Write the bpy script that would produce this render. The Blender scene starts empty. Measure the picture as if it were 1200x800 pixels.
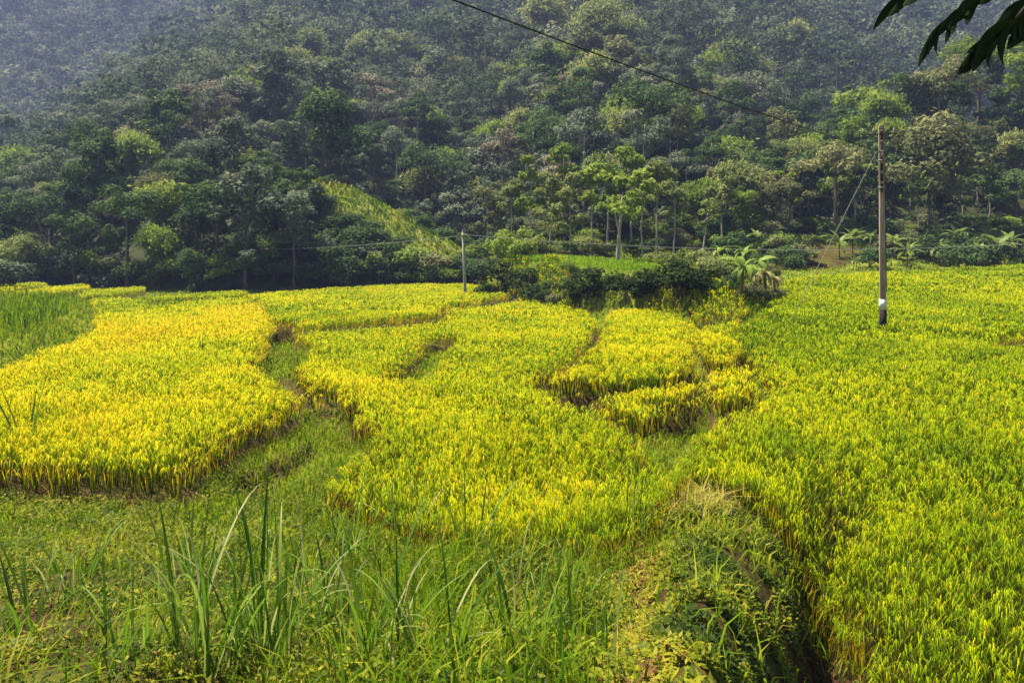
import bpy, math, random
import numpy as np
from mathutils import Vector, Matrix

sc = bpy.context.scene
R = math.radians
rng = np.random.default_rng(7)
random.seed(7)

# ------------------------------------------------------------------ camera
CAMZ = 5.0
F = 867.0            # focal length in pixels of the 1200 px wide photograph
YH = 255.0           # eye level in the photograph
cam_d = bpy.data.cameras.new('camera')
cam = bpy.data.objects.new('camera', cam_d)
sc.collection.objects.link(cam)
cam.location = (0, 0, CAMZ)
cam.rotation_euler = (R(90), 0, 0)
cam_d.sensor_width = 36
cam_d.lens = 36 * F / 1200
cam_d.shift_y = -(400 - YH) / 1200
cam_d.clip_start = 0.05
cam_d.clip_end = 4000
sc.camera = cam

# ------------------------------------------------------------------ light
SUN_AZ = R(-52)      # to the left of straight ahead
SUN_EL = R(61)
w = bpy.data.worlds.new('World'); sc.world = w
w.use_nodes = True
nt = w.node_tree
for n in list(nt.nodes): nt.nodes.remove(n)
sky = nt.nodes.new('ShaderNodeTexSky'); sky.sky_type = 'NISHITA'
sky.sun_disc = False
sky.sun_elevation = SUN_EL
sky.sun_rotation = SUN_AZ
sky.air_density = 1.0; sky.dust_density = 2.0
bg = nt.nodes.new('ShaderNodeBackground'); bg.inputs['Strength'].default_value = 0.05
wo = nt.nodes.new('ShaderNodeOutputWorld')
nt.links.new(sky.outputs[0], bg.inputs[0]); nt.links.new(bg.outputs[0], wo.inputs[0])
sun_d = bpy.data.lights.new('sun', 'SUN'); sun_d.energy = 5.0; sun_d.angle = R(0.6)
sun_d.color = (1.0, 0.92, 0.76)
sun = bpy.data.objects.new('sun', sun_d); sc.collection.objects.link(sun)
sd = Vector((math.sin(SUN_AZ) * math.cos(SUN_EL), math.cos(SUN_AZ) * math.cos(SUN_EL), math.sin(SUN_EL)))
sun.rotation_euler = sd.to_track_quat('Z', 'Y').to_euler()
sc.view_settings.view_transform = 'Standard'
sc.view_settings.look = 'None'
sc.view_settings.exposure = 1.48
sc.view_settings.gamma = 1.0
sc.view_settings.use_curve_mapping = False
sc.cycles.max_bounces = 6
sc.cycles.diffuse_bounces = 2
sc.cycles.transmission_bounces = 2
sc.cycles.volume_bounces = 0
sc.cycles.transparent_max_bounces = 6

# ------------------------------------------------------------------ maths helpers
def sstep(a, b, x):
    t = np.clip((x - a) / (b - a), 0, 1)
    return t * t * (3 - 2 * t)

def vnoise(x, y, seed=0):
    """smooth value noise, -1..1"""
    x = np.asarray(x, float); y = np.asarray(y, float)
    xi = np.floor(x).astype(np.int64); yi = np.floor(y).astype(np.int64)
    fx = x - xi; fy = y - yi
    fx = fx * fx * (3 - 2 * fx); fy = fy * fy * (3 - 2 * fy)
    def h(a, b):
        n = (a * 374761393 + b * 668265263 + seed * 144269504) & 0xffffffff
        n = ((n ^ (n >> 13)) * 1274126177) & 0xffffffff
        return ((n ^ (n >> 16)) & 0xffff) / 32767.5 - 1
    return (h(xi, yi) * (1 - fx) + h(xi + 1, yi) * fx) * (1 - fy) + (h(xi, yi + 1) * (1 - fx) + h(xi + 1, yi + 1) * fx) * fy

def fbm(x, y, seed=0, o=3):
    return sum(vnoise(x * 2 ** i, y * 2 ** i, seed + i) / 2 ** i for i in range(o))

def in_poly(x, y, P):
    x = np.asarray(x, float); y = np.asarray(y, float)
    r = np.zeros(x.shape, bool)
    n = len(P)
    for i in range(n):
        x0, y0 = P[i]; x1, y1 = P[(i + 1) % n]
        if y0 == y1: continue
        c = (y0 > y) != (y1 > y)
        r ^= c & (x < (x1 - x0) * (y - y0) / (y1 - y0) + x0)
    return r

def line_dist(x, y, L, closed=False, vals=None):
    best = np.full(np.shape(x), 1e9); bv = np.zeros(np.shape(x))
    n = len(L)
    for i in range(n if closed else n - 1):
        ax, ay = L[i][:2]; bx, by = L[(i + 1) % n][:2]
        dx, dy = bx - ax, by - ay
        t = np.clip(((x - ax) * dx + (y - ay) * dy) / (dx * dx + dy * dy + 1e-9), 0, 1)
        d = np.hypot(x - ax - t * dx, y - ay - t * dy)
        m = d < best
        best = np.where(m, d, best)
        if vals is not None:
            bv = np.where(m, vals[i] * (1 - t) + vals[(i + 1) % n] * t, bv)
    return (best, bv) if vals is not None else best

# ------------------------------------------------------------------ the lie of the land
RICE_H = 0.70
def kslope(s): return 0.05 * (1 - sstep(0.22, 0.36, s))
def base(x, y):
    s = x / np.maximum(y, 1.0)
    return -kslope(s) * np.maximum(0, y - 15) * (1 - sstep(95, 140, y))

def field_pt(px, py, h=RICE_H):
    """a point seen at a pixel of the photograph, on the valley surface raised by h"""
    s = (px - 600) / F; e = (py - YH) / F
    k = float(kslope(np.array(s))); H = CAMZ - h
    Y = H / e
    if Y > 15: Y = (H - 15 * k) / (e - k)
    return (s * Y, Y)

def P(pts, h=RICE_H): return [field_pt(a, b, h) for a, b in pts]

# rice plots: name -> (outline of the rice tops in the photograph, level offset, ripeness, label)
PLOT_PX = {
 'L1': ([(-160,395),(-60,440),(0,428),(50,410),(90,396),(113,382),(115,366),(200,361),(260,358),(303,353),(312,366),(326,384),(318,395),(300,412),(292,424),(312,440),(335,452),(355,461),(310,479),(280,494),(244,518),(220,537),(175,543),(145,540),(100,539),(0,530),(-160,520)],
        0.20, 0.76, 'large golden rice paddy at left with a ragged near edge', 'rice paddy'),
 'G':  ([(108,347),(130,348),(178,352),(230,349),(285,345),(303,352),(260,357.5),(200,360.5),(115,365.5)],
        0.0, 0.42, 'light green strip of rice behind the large golden paddy at left', 'rice paddy'),
 'L3': ([(304,352),(290,345),(330,341),(400,336.5),(470,333),(540,331),(572,334),(570,341),(617,340),(618,342),(570,348),(550,353),(520,357.5),(514,360),(516,366),(480,368.5),(400,375),(328,384),(314,366)],
        0.30, 0.50, 'yellow-green rice paddy around the thin pale pole, with a long brown front edge', 'rice paddy'),
 'C':  ([(350,390),(400,387),(515,377),(526,372),(523,363),(560,358),(620,350),(655,348),(665,353),(690,365),(700,378),(698,392),(690,402),(660,425),(640,435),(628,446),(640,460),(684,478),(722,494),(748,508),(780,535),(797,552),(803,575),(790,598),(768,622),(750,650),(720,665),(690,678),(640,668),(600,652),(540,642),(480,622),(420,600),(385,574),(402,545),(440,522),(446,505),(422,490),(388,470),(362,455),(347,440),(352,425),(372,405)],
        -0.12, 0.54, 'big central rice paddy running down to the foreground grass', 'rice paddy'),
 'C2': ([(712,372),(722,362),(790,361),(800,372),(815,383),(848,388),(866,400),(852,418),(815,424),(808,414),(803,428),(780,438),(743,443),(700,440),(683,438),(645,444),(662,432),(682,420),(703,404),(708,390)],
        0.36, 0.56, 'yellow rice plot below the dark bank shrubs with a dark curved front edge', 'rice paddy'),
 'C5': ([(812,361),(870,359),(872,362),(856,366),(812,374)], 0.15, 0.62, 'narrow rice strip below the bright green banana plant', 'rice paddy'),
 'C6': ([(818,382),(850,378),(868,373),(866,380),(850,388),(825,391)], 0.0, 0.6, 'tiny wedge of rice between two grassy bunds by the right field', 'rice paddy'),
 'C4': ([(817,434),(850,430),(868,426),(882,438),(885,452),(880,461),(850,465),(832,463),(824,450)],
        0.18, 0.66, 'small golden rice plot with a dark front edge beside the right field', 'rice paddy'),
 'C3': ([(700,462),(740,457),(790,450),(810,443),(820,452),(823,459),(800,464),(775,476),(752,490),(735,484),(712,474)],
        -0.02, 0.56, 'small lower rice plot in front of the curved dark edge', 'rice paddy'),
 'R':  ([(806,515),(801,530),(808,552),(828,570),(880,588),(938,616),(988,672),(1010,735),(1024,800),(1050,900),(1090,1000),(1500,1000),(1500,330),(1380,313),(1200,309),(1040,318),(960,322),(925,325),(908,350),(900,358),(882,372),(864,386),(857,400),(872,412),(892,428),(902,440),(905,460),(885,474),(855,480),(842,487),(832,497),(820,508)],
        0.0, 0.34, 'wide green-gold rice field at right around the tall utility pole', 'rice field'),
 'T1': ([(-160,343),(-60,338),(0,333),(50,330.5),(52,334),(0,340),(-160,350)], 0.5, 0.55, 'uppermost far rice terrace at the foot of the left forest', 'rice terrace'),
 'T2': ([(-40,348),(10,342),(52,336),(101,332.5),(103,336),(50,343),(10,347),(-40,352)], 0.3, 0.5, 'second far rice terrace with a dark front edge below the left forest', 'rice terrace'),
 'T3': ([(95,340),(168,334.5),(169,338),(130,344),(95,346)], 0.2, 0.5, 'short far rice terrace ending beside the dark hedge', 'rice terrace'),
 'T4': ([(178,348),(250,342),(286,339.5),(284,344),(230,347.5),(180,351)], 0.25, 0.5, 'thin far rice terrace in front of the small banana plants', 'rice terrace'),
}
PLOTS = {k: (P(v[0], 0.62 + v[1]), v[1], v[2], v[3], v[4]) for k, v in PLOT_PX.items()}
# grassy gaps between the paddies: centre line, half width in metres
GAPS = [
 (P([(519,402),(507,416),(492,434),(480,450)], 0.15), 0.75),
 (P([(333,392),(325,415),(318,432)], 0.15), 0.7),
 (P([(322,436),(345,452),(362,468)], 0.15), 0.28),
 (P([(366,470),(380,482),(397,505),(362,530),(310,560)], 0.15), 0.6),
 (P([(703,392),(694,416),(668,436),(640,452)], 0.15), 0.42),
 (P([(640,455),(683,458),(743,458),(790,448)], 0.1), 0.22),
 (P([(811,420),(818,437),(828,462),(812,492)], 0.15), 0.25),
 (P([(775,492),(820,485)], 0.15), 0.5),
 (P([(1176,420),(1192,410),(1212,402)], 0.15), 0.4),
]

MOUND = [(-2.5,69),(1.5,63),(4.6,54.5),(7.6,47.5),(10.2,38.2),(12.0,37.2),(14.0,40.0),(16.5,46),(18,56),(15,64),(6,72),(-3,74)]
LEFTBANK = [field_pt(a, b, 0.1) for a, b in [(-170,452),(-60,446),(0,430),(50,415),(90,400),(112,386),(118,366),(104,352),(40,356),(-60,362),(-170,370)]]

def ridge(x, y, pts, slope, rough=0):
    L = [(s * Y, Y) for s, Y, z in pts]
    d, v = line_dist(x, y, L, vals=[z for s, Y, z in pts])
    return v - slope * d

def foot(s):
    return np.interp(s, [-1.2,-0.7,-0.4,-0.25,-0.02,0.1,0.22,0.38,0.5,0.8,1.3], [85,90,96,112,112,86,86,110,135,135,120])

def hill(x, y):
    s = x / np.maximum(y, 1.0)
    n = fbm(x / 45, y / 45, 11) * 5 + fbm(x / 14, y / 14, 23) * 1.2
    d = y - foot(s)
    main = 0.40 * d + 0.00018 * np.maximum(d, 0) ** 2 - 4
    main = main + n * sstep(0, 60, d)
    # the crest running down to the left; beyond it lies a farther slope
    xc = -58 - 0.135 * (y - 85)
    main = main - 0.55 * np.maximum(0, xc - x) + 0.0
    far = 0.66 * (y - 320) + n * 2.2 - 8
    far = np.where(x < xc + 60, far, -50)
    kn = ridge(x, y, [(-0.55,104,3),(-0.42,106,8.5),(-0.30,107,12.0),(-0.22,103,9.5),(-0.14,98,5.0),(-0.05,92,0.0)], 0.55) + 0.4 * n * 0.3
    sp = ridge(x, y, [(1.3,130,36),(0.69,120,23),(0.52,112,15.5),(0.40,105,9),(0.29,98,3.0),(0.2,92,-1)], 0.47) + 0.3 * n * 0.3
    apron = np.where(s > -0.04, 0.20 * (y - 66) - 1.2, -50) - 25 * sstep(0.0, -0.06, s)
    apron = np.minimum(apron, 3.2 + 0.1 * (y - 85))
    a = np.maximum(np.maximum(main, far), np.maximum(kn, sp))
    return np.maximum(a, apron)

def ground(x, y):
    x = np.asarray(x, float); y = np.asarray(y, float)
    z = base(x, y)
    s = x / np.maximum(y, 1.0)
    # plot levels
    off = np.zeros(z.shape)
    near = (y > 3) & (y < 110)
    if near.any():
        xs, ys = x[near], y[near]
        o = np.zeros(xs.shape)
        for k, (poly, dz, *_r) in PLOTS.items():
            if dz: o[in_poly(xs, ys, poly)] = dz
        g = np.zeros(xs.shape)
        for L, hw in GAPS:
            g = np.maximum(g, 1 - sstep(hw * 0.7, hw * 1.3, line_dist(xs, ys, L)))
        off[near] = o * (1 - g) - 0.42 * g
    z = z + off
    # mound with overgrown banks
    m = (x > -12) & (x < 26) & (y > 28) & (y < 84)
    if m.any():
        d = line_dist(x[m], y[m], MOUND, True)
        d = np.where(in_poly(x[m], y[m], MOUND), d, -d)
        t = sstep(-0.6, 2.0, d)
        top = 1.1 + 0.1 * vnoise(x[m] / 3, y[m] / 3, 5)
        z[m] = z[m] * (1 - t) + top * t
    m = (x < -8) & (y > 12) & (y < 60)
    if m.any():
        ins = in_poly(x[m], y[m], LEFTBANK)
        d = np.where(ins, line_dist(x[m], y[m], LEFTBANK, True), 0)
        z[m] += 0.75 * sstep(0, 1.6, d)
    # the bank the photographer stands on
    t = np.clip(13 - y, 0, None)
    bank = 0.06 * np.minimum(t, 13) ** 1.6
    wb = np.where(y > 3.0, 1 - sstep(0.24, 0.45, s), 1 - sstep(1.2, 3.0, x))
    z = z + bank * wb + 0.08 * fbm(x / 0.9, y / 0.9, 31) * sstep(0, 2, t) * wb
    fade = sstep(2.5, 4.5, y) * (1 - sstep(11.2, 13.2, y))
    z = z + fade * (0.42 * np.exp(-((s - 0.27) / 0.085) ** 2) - 0.85 * np.exp(-((s - 0.428) / 0.042) ** 2))
    dt = np.exp(-((s - 0.225 - 0.004 * (y - 15)) / 0.022) ** 2) * sstep(12.5, 14, y) * (1 - sstep(17.5, 19.5, y))
    z = z - 0.35 * dt
    z = z + 0.03 * vnoise(x / 1.7, y / 1.7, 3)
    h = hill(x, y)
    hh = np.where(y > 60, h, -60)
    k = 1.0
    mx = np.maximum(z, hh)
    return mx

def is_hill(x, y):
    return (y > 60) & (hill(x, y) > base(x, y) + 0.15)

def gz(x, y): return float(ground(np.array([x]), np.array([y]))[0])

_YS = np.geomspace(3.0, 420, 900)
def hit(px, py, h=0.0):
    """first point of the land (raised by h) along the line of sight of a pixel"""
    s = (px - 600) / F; e = (YH - py) / F
    z = CAMZ + e * _YS
    g = ground(s * _YS, _YS) + h
    i = int(np.argmax(g >= z))
    Y = _YS[i]
    return (s * Y, Y, float(g[i]) - h)

def px_of(x, y, z):
    return 600 + F * x / y, YH - F * (z - CAMZ) / y

# ------------------------------------------------------------------ mesh helpers
col = sc.collection
def mesh_np(name, V, Fc, attrs=None, mat=None, smooth=False):
    V = np.asarray(V, np.float32).reshape(-1, 3); Fc = np.asarray(Fc, np.int32)
    k = Fc.shape[1]; n = len(Fc)
    me = bpy.data.meshes.new(name)
    me.vertices.add(len(V)); me.vertices.foreach_set('co', V.ravel())
    me.loops.add(n * k); me.loops.foreach_set('vertex_index', Fc.ravel())
    me.polygons.add(n)
    me.polygons.foreach_set('loop_start', np.arange(0, n * k, k, dtype=np.int32))
    me.polygons.foreach_set('loop_total', np.full(n, k, np.int32))
    if smooth: me.polygons.foreach_set('use_smooth', np.ones(n, bool))
    for an, av in (attrs or {}).items():
        a = me.attributes.new(an, 'FLOAT', 'POINT')
        a.data.foreach_set('value', np.asarray(av, np.float32).ravel())
    me.update(calc_edges=True)
    if mat: me.materials.append(mat)
    return me

def link(name, me, parent=None, loc=None, rot=None, scale=None):
    o = bpy.data.objects.new(name, me); col.objects.link(o)
    if parent: o.parent = parent
    if loc is not None: o.location = loc
    if rot is not None: o.rotation_euler = rot
    if scale is not None: o.scale = (scale,) * 3 if np.isscalar(scale) else scale
    return o

def tag(o, label=None, cat=None, group=None, kind=None):
    if label: o['label'] = label
    if cat: o['category'] = cat
    if group: o['group'] = group
    if kind: o['kind'] = kind
    return o

def strips3(p0, p1, p2, side, w0, w1, t0, t1, t2):
    """blades: two verts at p0, two at p1, one at p2 -> verts, tris, tint"""
    n = len(p0)
    V = np.empty((n, 5, 3)); a = side * w0[:, None]; b = side * w1[:, None]
    V[:, 0] = p0 - a; V[:, 1] = p0 + a; V[:, 2] = p1 - b; V[:, 3] = p1 + b; V[:, 4] = p2
    T = np.stack([t0, t0, t1, t1, t2], 1)
    k = np.arange(n)[:, None] * 5
    Fc = np.concatenate([k + np.array([[0, 1, 3]]), k + np.array([[0, 3, 2]]), k + np.array([[2, 3, 4]])])
    return V.reshape(-1, 3), Fc, T.ravel()

def strips1(p0, p2, side, w, t0, t2):
    n = len(p0); V = np.empty((n, 3, 3)); a = side * w[:, None]
    V[:, 0] = p0 - a; V[:, 1] = p0 + a; V[:, 2] = p2
    # widest half way up: the blade is drawn as a long triangle standing on its tip
    V[:, 0] = p0 * 0.25 + p2 * 0.75 - a; V[:, 1] = p0; V[:, 2] = p2 * 0.97 + p0 * 0.03 + a
    return V.reshape(-1, 3), np.arange(n * 3).reshape(n, 3), np.stack([t2, t0, t2], 1).ravel()

def strips4(p0, p1, p2, p3, side, w0, w1, w2, t):
    n = len(p0)
    V = np.empty((n, 7, 3))
    for i, (p, ww) in enumerate(((p0, w0), (p1, w1), (p2, w2))):
        V[:, 2 * i] = p - side * ww[:, None]; V[:, 2 * i + 1] = p + side * ww[:, None]
    V[:, 6] = p3
    k = np.arange(n)[:, None] * 7
    Fc = np.concatenate([k + np.array([q]) for q in ([0, 1, 3], [0, 3, 2], [2, 3, 5], [2, 5, 4], [4, 5, 6])])
    T = np.repeat(t[:, None], 7, 1)
    return V.reshape(-1, 3), Fc, T.ravel()

class Acc:
    def __init__(s): s.V = []; s.F = []; s.T = []; s.n = 0
    def add(s, V, Fc, T):
        s.V.append(V); s.F.append(Fc + s.n); s.T.append(T); s.n += len(V)
    def mesh(s, name, mat, smooth=False):
        return mesh_np(name, np.concatenate(s.V), np.concatenate(s.F), {'tint': np.concatenate(s.T)}, mat, smooth)

def tube(path, radii, sides=7, cap=True):
    """tapered tube of quads along a path"""
    path = [Vector(p) for p in path]; V = []; Fc = []
    n = len(path)
    up = Vector((0.13, 0.97, 0.2)).normalized()
    for i, p in enumerate(path):
        t = (path[min(i + 1, n - 1)] - path[max(i - 1, 0)]).normalized()
        u = t.cross(up)
        if u.length < 0.05: u = t.cross(Vector((1, 0, 0)))
        u.normalize(); v = t.cross(u)
        for k in range(sides):
            a = 2 * math.pi * k / sides
            V.append(p + (u * math.cos(a) + v * math.sin(a)) * radii[i])
    for i in range(n - 1):
        for k in range(sides):
            Fc.append((i * sides + k, i * sides + (k + 1) % sides, (i + 1) * sides + (k + 1) % sides, (i + 1) * sides + k))
    V = np.array([tuple(v) for v in V]); Fc = np.array(Fc)
    if cap:
        c0 = len(V)
        V = np.vstack([V, [tuple(path[0]), tuple(path[-1])]])
        e = []
        for k in range(0, sides):
            e.append((c0, (k + 1) % sides, k, k)) if False else None
        # end cap as quads of the ring
        b = (n - 1) * sides
        for k in range(0, sides - 2, 2):
            q = (b, b + k + 1, b + k + 2, b + (k + 3) % sides) if k + 3 <= sides else (b, b + k + 1, b + k + 2, b + k + 2)
            if len(set(q)) == 4: e.append(q)
        e = [q for q in e if q]
        V = V[:c0]
        if e: Fc = np.vstack([Fc, e])
    return V, Fc

def join_vf(parts):
    V = []; Fc = []; n = 0
    for v, f in parts:
        V.append(np.asarray(v)); Fc.append(np.asarray(f) + n); n += len(v)
    return np.concatenate(V), np.concatenate(Fc)

# ------------------------------------------------------------------ materials
def new_mat(name):
    m = bpy.data.materials.new(name); m.use_nodes = True
    t = m.node_tree
    for n in list(t.nodes): t.nodes.remove(n)
    return m, t

def ramp(t, stops):
    r = t.nodes.new('ShaderNodeValToRGB')
    el = r.color_ramp.elements
    while len(el) < len(stops): el.new(0.5)
    for e, (p, c) in zip(el, stops):
        e.position = p; e.color = (*c, 1)
    return r

def leaf_mat(name, stops, trans=0.35, rough=0.75, spec=0.05, objrand=0.0, noise=0.0, nscale=1.0):
    m, t = new_mat(name)
    at = t.nodes.new('ShaderNodeAttribute'); at.attribute_name = 'tint'
    val = at.outputs['Fac']
    if objrand:
        oi = t.nodes.new('ShaderNodeObjectInfo')
        ma = t.nodes.new('ShaderNodeMath'); ma.operation = 'MULTIPLY_ADD'
        t.links.new(oi.outputs['Random'], ma.inputs[0]); ma.inputs[1].default_value = objrand
        t.links.new(val, ma.inputs[2])
        mb = t.nodes.new('ShaderNodeMath'); mb.operation = 'SUBTRACT'
        t.links.new(ma.outputs[0], mb.inputs[0]); mb.inputs[1].default_value = objrand / 2
        val = mb.outputs[0]
    if noise:
        tc = t.nodes.new('ShaderNodeNewGeometry')
        nz = t.nodes.new('ShaderNodeTexNoise'); nz.inputs['Scale'].default_value = nscale
        t.links.new(tc.outputs['Position'], nz.inputs['Vector'])
        ma = t.nodes.new('ShaderNodeMath'); ma.operation = 'MULTIPLY_ADD'
        t.links.new(nz.outputs[0], ma.inputs[0]); ma.inputs[1].default_value = noise
        t.links.new(val, ma.inputs[2])
        mb = t.nodes.new('ShaderNodeMath'); mb.operation = 'SUBTRACT'
        t.links.new(ma.outputs[0], mb.inputs[0]); mb.inputs[1].default_value = noise / 2
        val = mb.outputs[0]
    r = ramp(t, stops); t.links.new(val, r.inputs[0])
    b = t.nodes.new('ShaderNodeBsdfPrincipled')
    b.inputs['Roughness'].default_value = rough
    b.inputs['Specular IOR Level'].default_value = spec
    t.links.new(r.outputs[0], b.inputs['Base Color'])
    tr = t.nodes.new('ShaderNodeBsdfTranslucent'); t.links.new(r.outputs[0], tr.inputs[0])
    mx = t.nodes.new('ShaderNodeMixShader'); mx.inputs[0].default_value = trans
    t.links.new(b.outputs[0], mx.inputs[1]); t.links.new(tr.outputs[0], mx.inputs[2])
    o = t.nodes.new('ShaderNodeOutputMaterial'); t.links.new(mx.outputs[0], o.inputs[0])
    return m

def noise_mat(name, stops, scale=3.0, rough=0.9, bump=0.3, detail=6, stretch=(1, 1, 1), spec=0.2, coords='Object'):
    m, t = new_mat(name)
    tc = t.nodes.new('ShaderNodeTexCoord'); mp = t.nodes.new('ShaderNodeMapping')
    mp.inputs['Scale'].default_value = stretch
    t.links.new(tc.outputs[coords], mp.inputs[0])
    nz = t.nodes.new('ShaderNodeTexNoise'); nz.inputs['Scale'].default_value = scale; nz.inputs['Detail'].default_value = detail
    t.links.new(mp.outputs[0], nz.inputs['Vector'])
    r = ramp(t, stops); t.links.new(nz.outputs[0], r.inputs[0])
    b = t.nodes.new('ShaderNodeBsdfPrincipled'); b.inputs['Roughness'].default_value = rough
    b.inputs['Specular IOR Level'].default_value = spec
    t.links.new(r.outputs[0], b.inputs['Base Color'])
    if bump:
        bp = t.nodes.new('ShaderNodeBump'); bp.inputs['Strength'].default_value = bump; bp.inputs['Distance'].default_value = 0.05
        t.links.new(nz.outputs[0], bp.inputs['Height']); t.links.new(bp.outputs[0], b.inputs['Normal'])
    o = t.nodes.new('ShaderNodeOutputMaterial'); t.links.new(b.outputs[0], o.inputs[0])
    return m

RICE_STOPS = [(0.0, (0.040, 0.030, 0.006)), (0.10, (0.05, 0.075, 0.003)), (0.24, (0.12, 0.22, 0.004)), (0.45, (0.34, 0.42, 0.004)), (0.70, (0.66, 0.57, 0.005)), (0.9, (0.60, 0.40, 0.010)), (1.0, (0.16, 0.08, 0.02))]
M_RICE = leaf_mat('rice', RICE_STOPS, trans=0.42, rough=0.7, spec=0.04)
M_YOUNG = leaf_mat('young_rice', [(0, (0.05, 0.10, 0.005)), (0.4, (0.16, 0.30, 0.012)), (1, (0.38, 0.50, 0.03))], trans=0.42, spec=0.04)
M_GRASS = leaf_mat('grass', [(0, (0.025, 0.05, 0.004)), (0.35, (0.085, 0.18, 0.006)), (0.65, (0.25, 0.34, 0.010)), (0.85, (0.42, 0.38, 0.04)), (1, (0.45, 0.36, 0.12))], trans=0.4, rough=0.7, spec=0.05)
M_BLADE = leaf_mat('long_grass_blade', [(0, (0.02, 0.045, 0.005)), (0.35, (0.06, 0.15, 0.008)), (0.65, (0.16, 0.28, 0.018)), (0.88, (0.34, 0.38, 0.10)), (1, (0.50, 0.46, 0.26))], trans=0.4, rough=0.5, spec=0.18, objrand=0.6)
M_WEED = leaf_mat('weeds', [(0, (0.012, 0.024, 0.003)), (0.4, (0.05, 0.085, 0.004)), (0.7, (0.24, 0.25, 0.008)), (0.86, (0.32, 0.28, 0.02)), (1, (0.17, 0.09, 0.03))], trans=0.3, rough=0.6, spec=0.12)
CROWN = {
 'deep green':   leaf_mat('crown_deep_green', [(0, (0.008, 0.018, 0.004)), (0.5, (0.026, 0.050, 0.009)), (1, (0.075, 0.11, 0.02))], trans=0.2, objrand=0.3),
 'dark green':   leaf_mat('crown_dark_green', [(0, (0.02, 0.044, 0.012)), (0.5, (0.062, 0.115, 0.032)), (1, (0.15, 0.21, 0.06))], trans=0.25, objrand=0.3),
 'grey-green':   leaf_mat('crown_grey_green', [(0, (0.035, 0.055, 0.032)), (0.5, (0.125, 0.16, 0.095)), (1, (0.29, 0.31, 0.19))], trans=0.25, objrand=0.3),
 'olive':        leaf_mat('crown_olive', [(0, (0.05, 0.06, 0.022)), (0.5, (0.16, 0.175, 0.065)), (1, (0.34, 0.33, 0.14))], trans=0.28, objrand=0.25),
 'brownish':     leaf_mat('crown_brownish', [(0, (0.07, 0.065, 0.045)), (0.5, (0.21, 0.185, 0.125)), (1, (0.38, 0.33, 0.23))], trans=0.25, objrand=0.2),
 'light green':  leaf_mat('crown_light_green', [(0, (0.06, 0.10, 0.014)), (0.5, (0.18, 0.26, 0.035)), (1, (0.40, 0.46, 0.08))], trans=0.38, objrand=0.3),
 'yellow-green': leaf_mat('crown_yellow_green', [(0, (0.075, 0.10, 0.03)), (0.5, (0.22, 0.26, 0.08)), (1, (0.44, 0.45, 0.15))], trans=0.38, objrand=0.25),
}
M_FOREST = leaf_mat('forest_mass', [(0, (0.012, 0.025, 0.010)), (0.25, (0.05, 0.085, 0.035)), (0.5, (0.12, 0.15, 0.085)), (0.75, (0.22, 0.24, 0.13)), (1, (0.36, 0.34, 0.21))], trans=0.28)
M_BARK = noise_mat('bark', [(0.3, (0.07, 0.05, 0.035)), (0.7, (0.19, 0.15, 0.11))], scale=6, stretch=(1, 1, 0.2))
M_PALE = noise_mat('pale_bark', [(0.3, (0.26, 0.22, 0.16)), (0.7, (0.52, 0.47, 0.38))], scale=5, stretch=(1, 1, 0.3))
M_BANANA = leaf_mat('banana_leaf', [(0, (0.06, 0.12, 0.012)), (0.5, (0.16, 0.26, 0.03)), (1, (0.36, 0.40, 0.08))], trans=0.4, rough=0.5, spec=0.2, objrand=0.35)
M_ROSETTE = leaf_mat('rosette_leaf', [(0, (0.05, 0.09, 0.015)), (0.5, (0.15, 0.22, 0.04)), (1, (0.32, 0.36, 0.10))], trans=0.4, rough=0.5, spec=0.2, objrand=0.35)
M_WITHER = leaf_mat('withered_leaf', [(0, (0.12, 0.08, 0.04)), (0.5, (0.3, 0.22, 0.11)), (1, (0.42, 0.38, 0.16))], trans=0.3, objrand=0.4)
M_BSTEM = noise_mat('banana_stem', [(0.3, (0.06, 0.04, 0.02)), (0.7, (0.18, 0.15, 0.05))], scale=5, stretch=(1, 1, 0.15))
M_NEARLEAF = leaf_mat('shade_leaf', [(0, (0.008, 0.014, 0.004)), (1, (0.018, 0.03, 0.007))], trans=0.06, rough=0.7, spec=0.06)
M_TWIG = noise_mat('twig_bark', [(0.3, (0.015, 0.011, 0.008)), (0.7, (0.04, 0.03, 0.02))], scale=20)
M_CONC = noise_mat('weathered_concrete', [(0.25, (0.17, 0.11, 0.075)), (0.5, (0.30, 0.22, 0.155)), (0.75, (0.42, 0.34, 0.26))], scale=2.5, stretch=(3, 3, 0.5), rough=0.9, bump=0.2)
M_SLOT = noise_mat('concrete_recess', [(0.3, (0.07, 0.05, 0.035)), (0.7, (0.13, 0.10, 0.07))], scale=5)
M_BLACK = noise_mat('black_paint', [(0.3, (0.012, 0.011, 0.01)), (0.7, (0.04, 0.035, 0.03))], scale=8)
M_WHITE = noise_mat('white_paint', [(0.3, (0.62, 0.61, 0.58)), (0.7, (0.80, 0.79, 0.77))], scale=8)
M_CABLE = noise_mat('black_cable', [(0.3, (0.010, 0.010, 0.012)), (0.7, (0.02, 0.02, 0.022))], scale=10, rough=0.6)
M_STEEL = noise_mat('dull_steel', [(0.3, (0.20, 0.19, 0.18)), (0.7, (0.34, 0.33, 0.31))], scale=10, rough=0.6)

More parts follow.
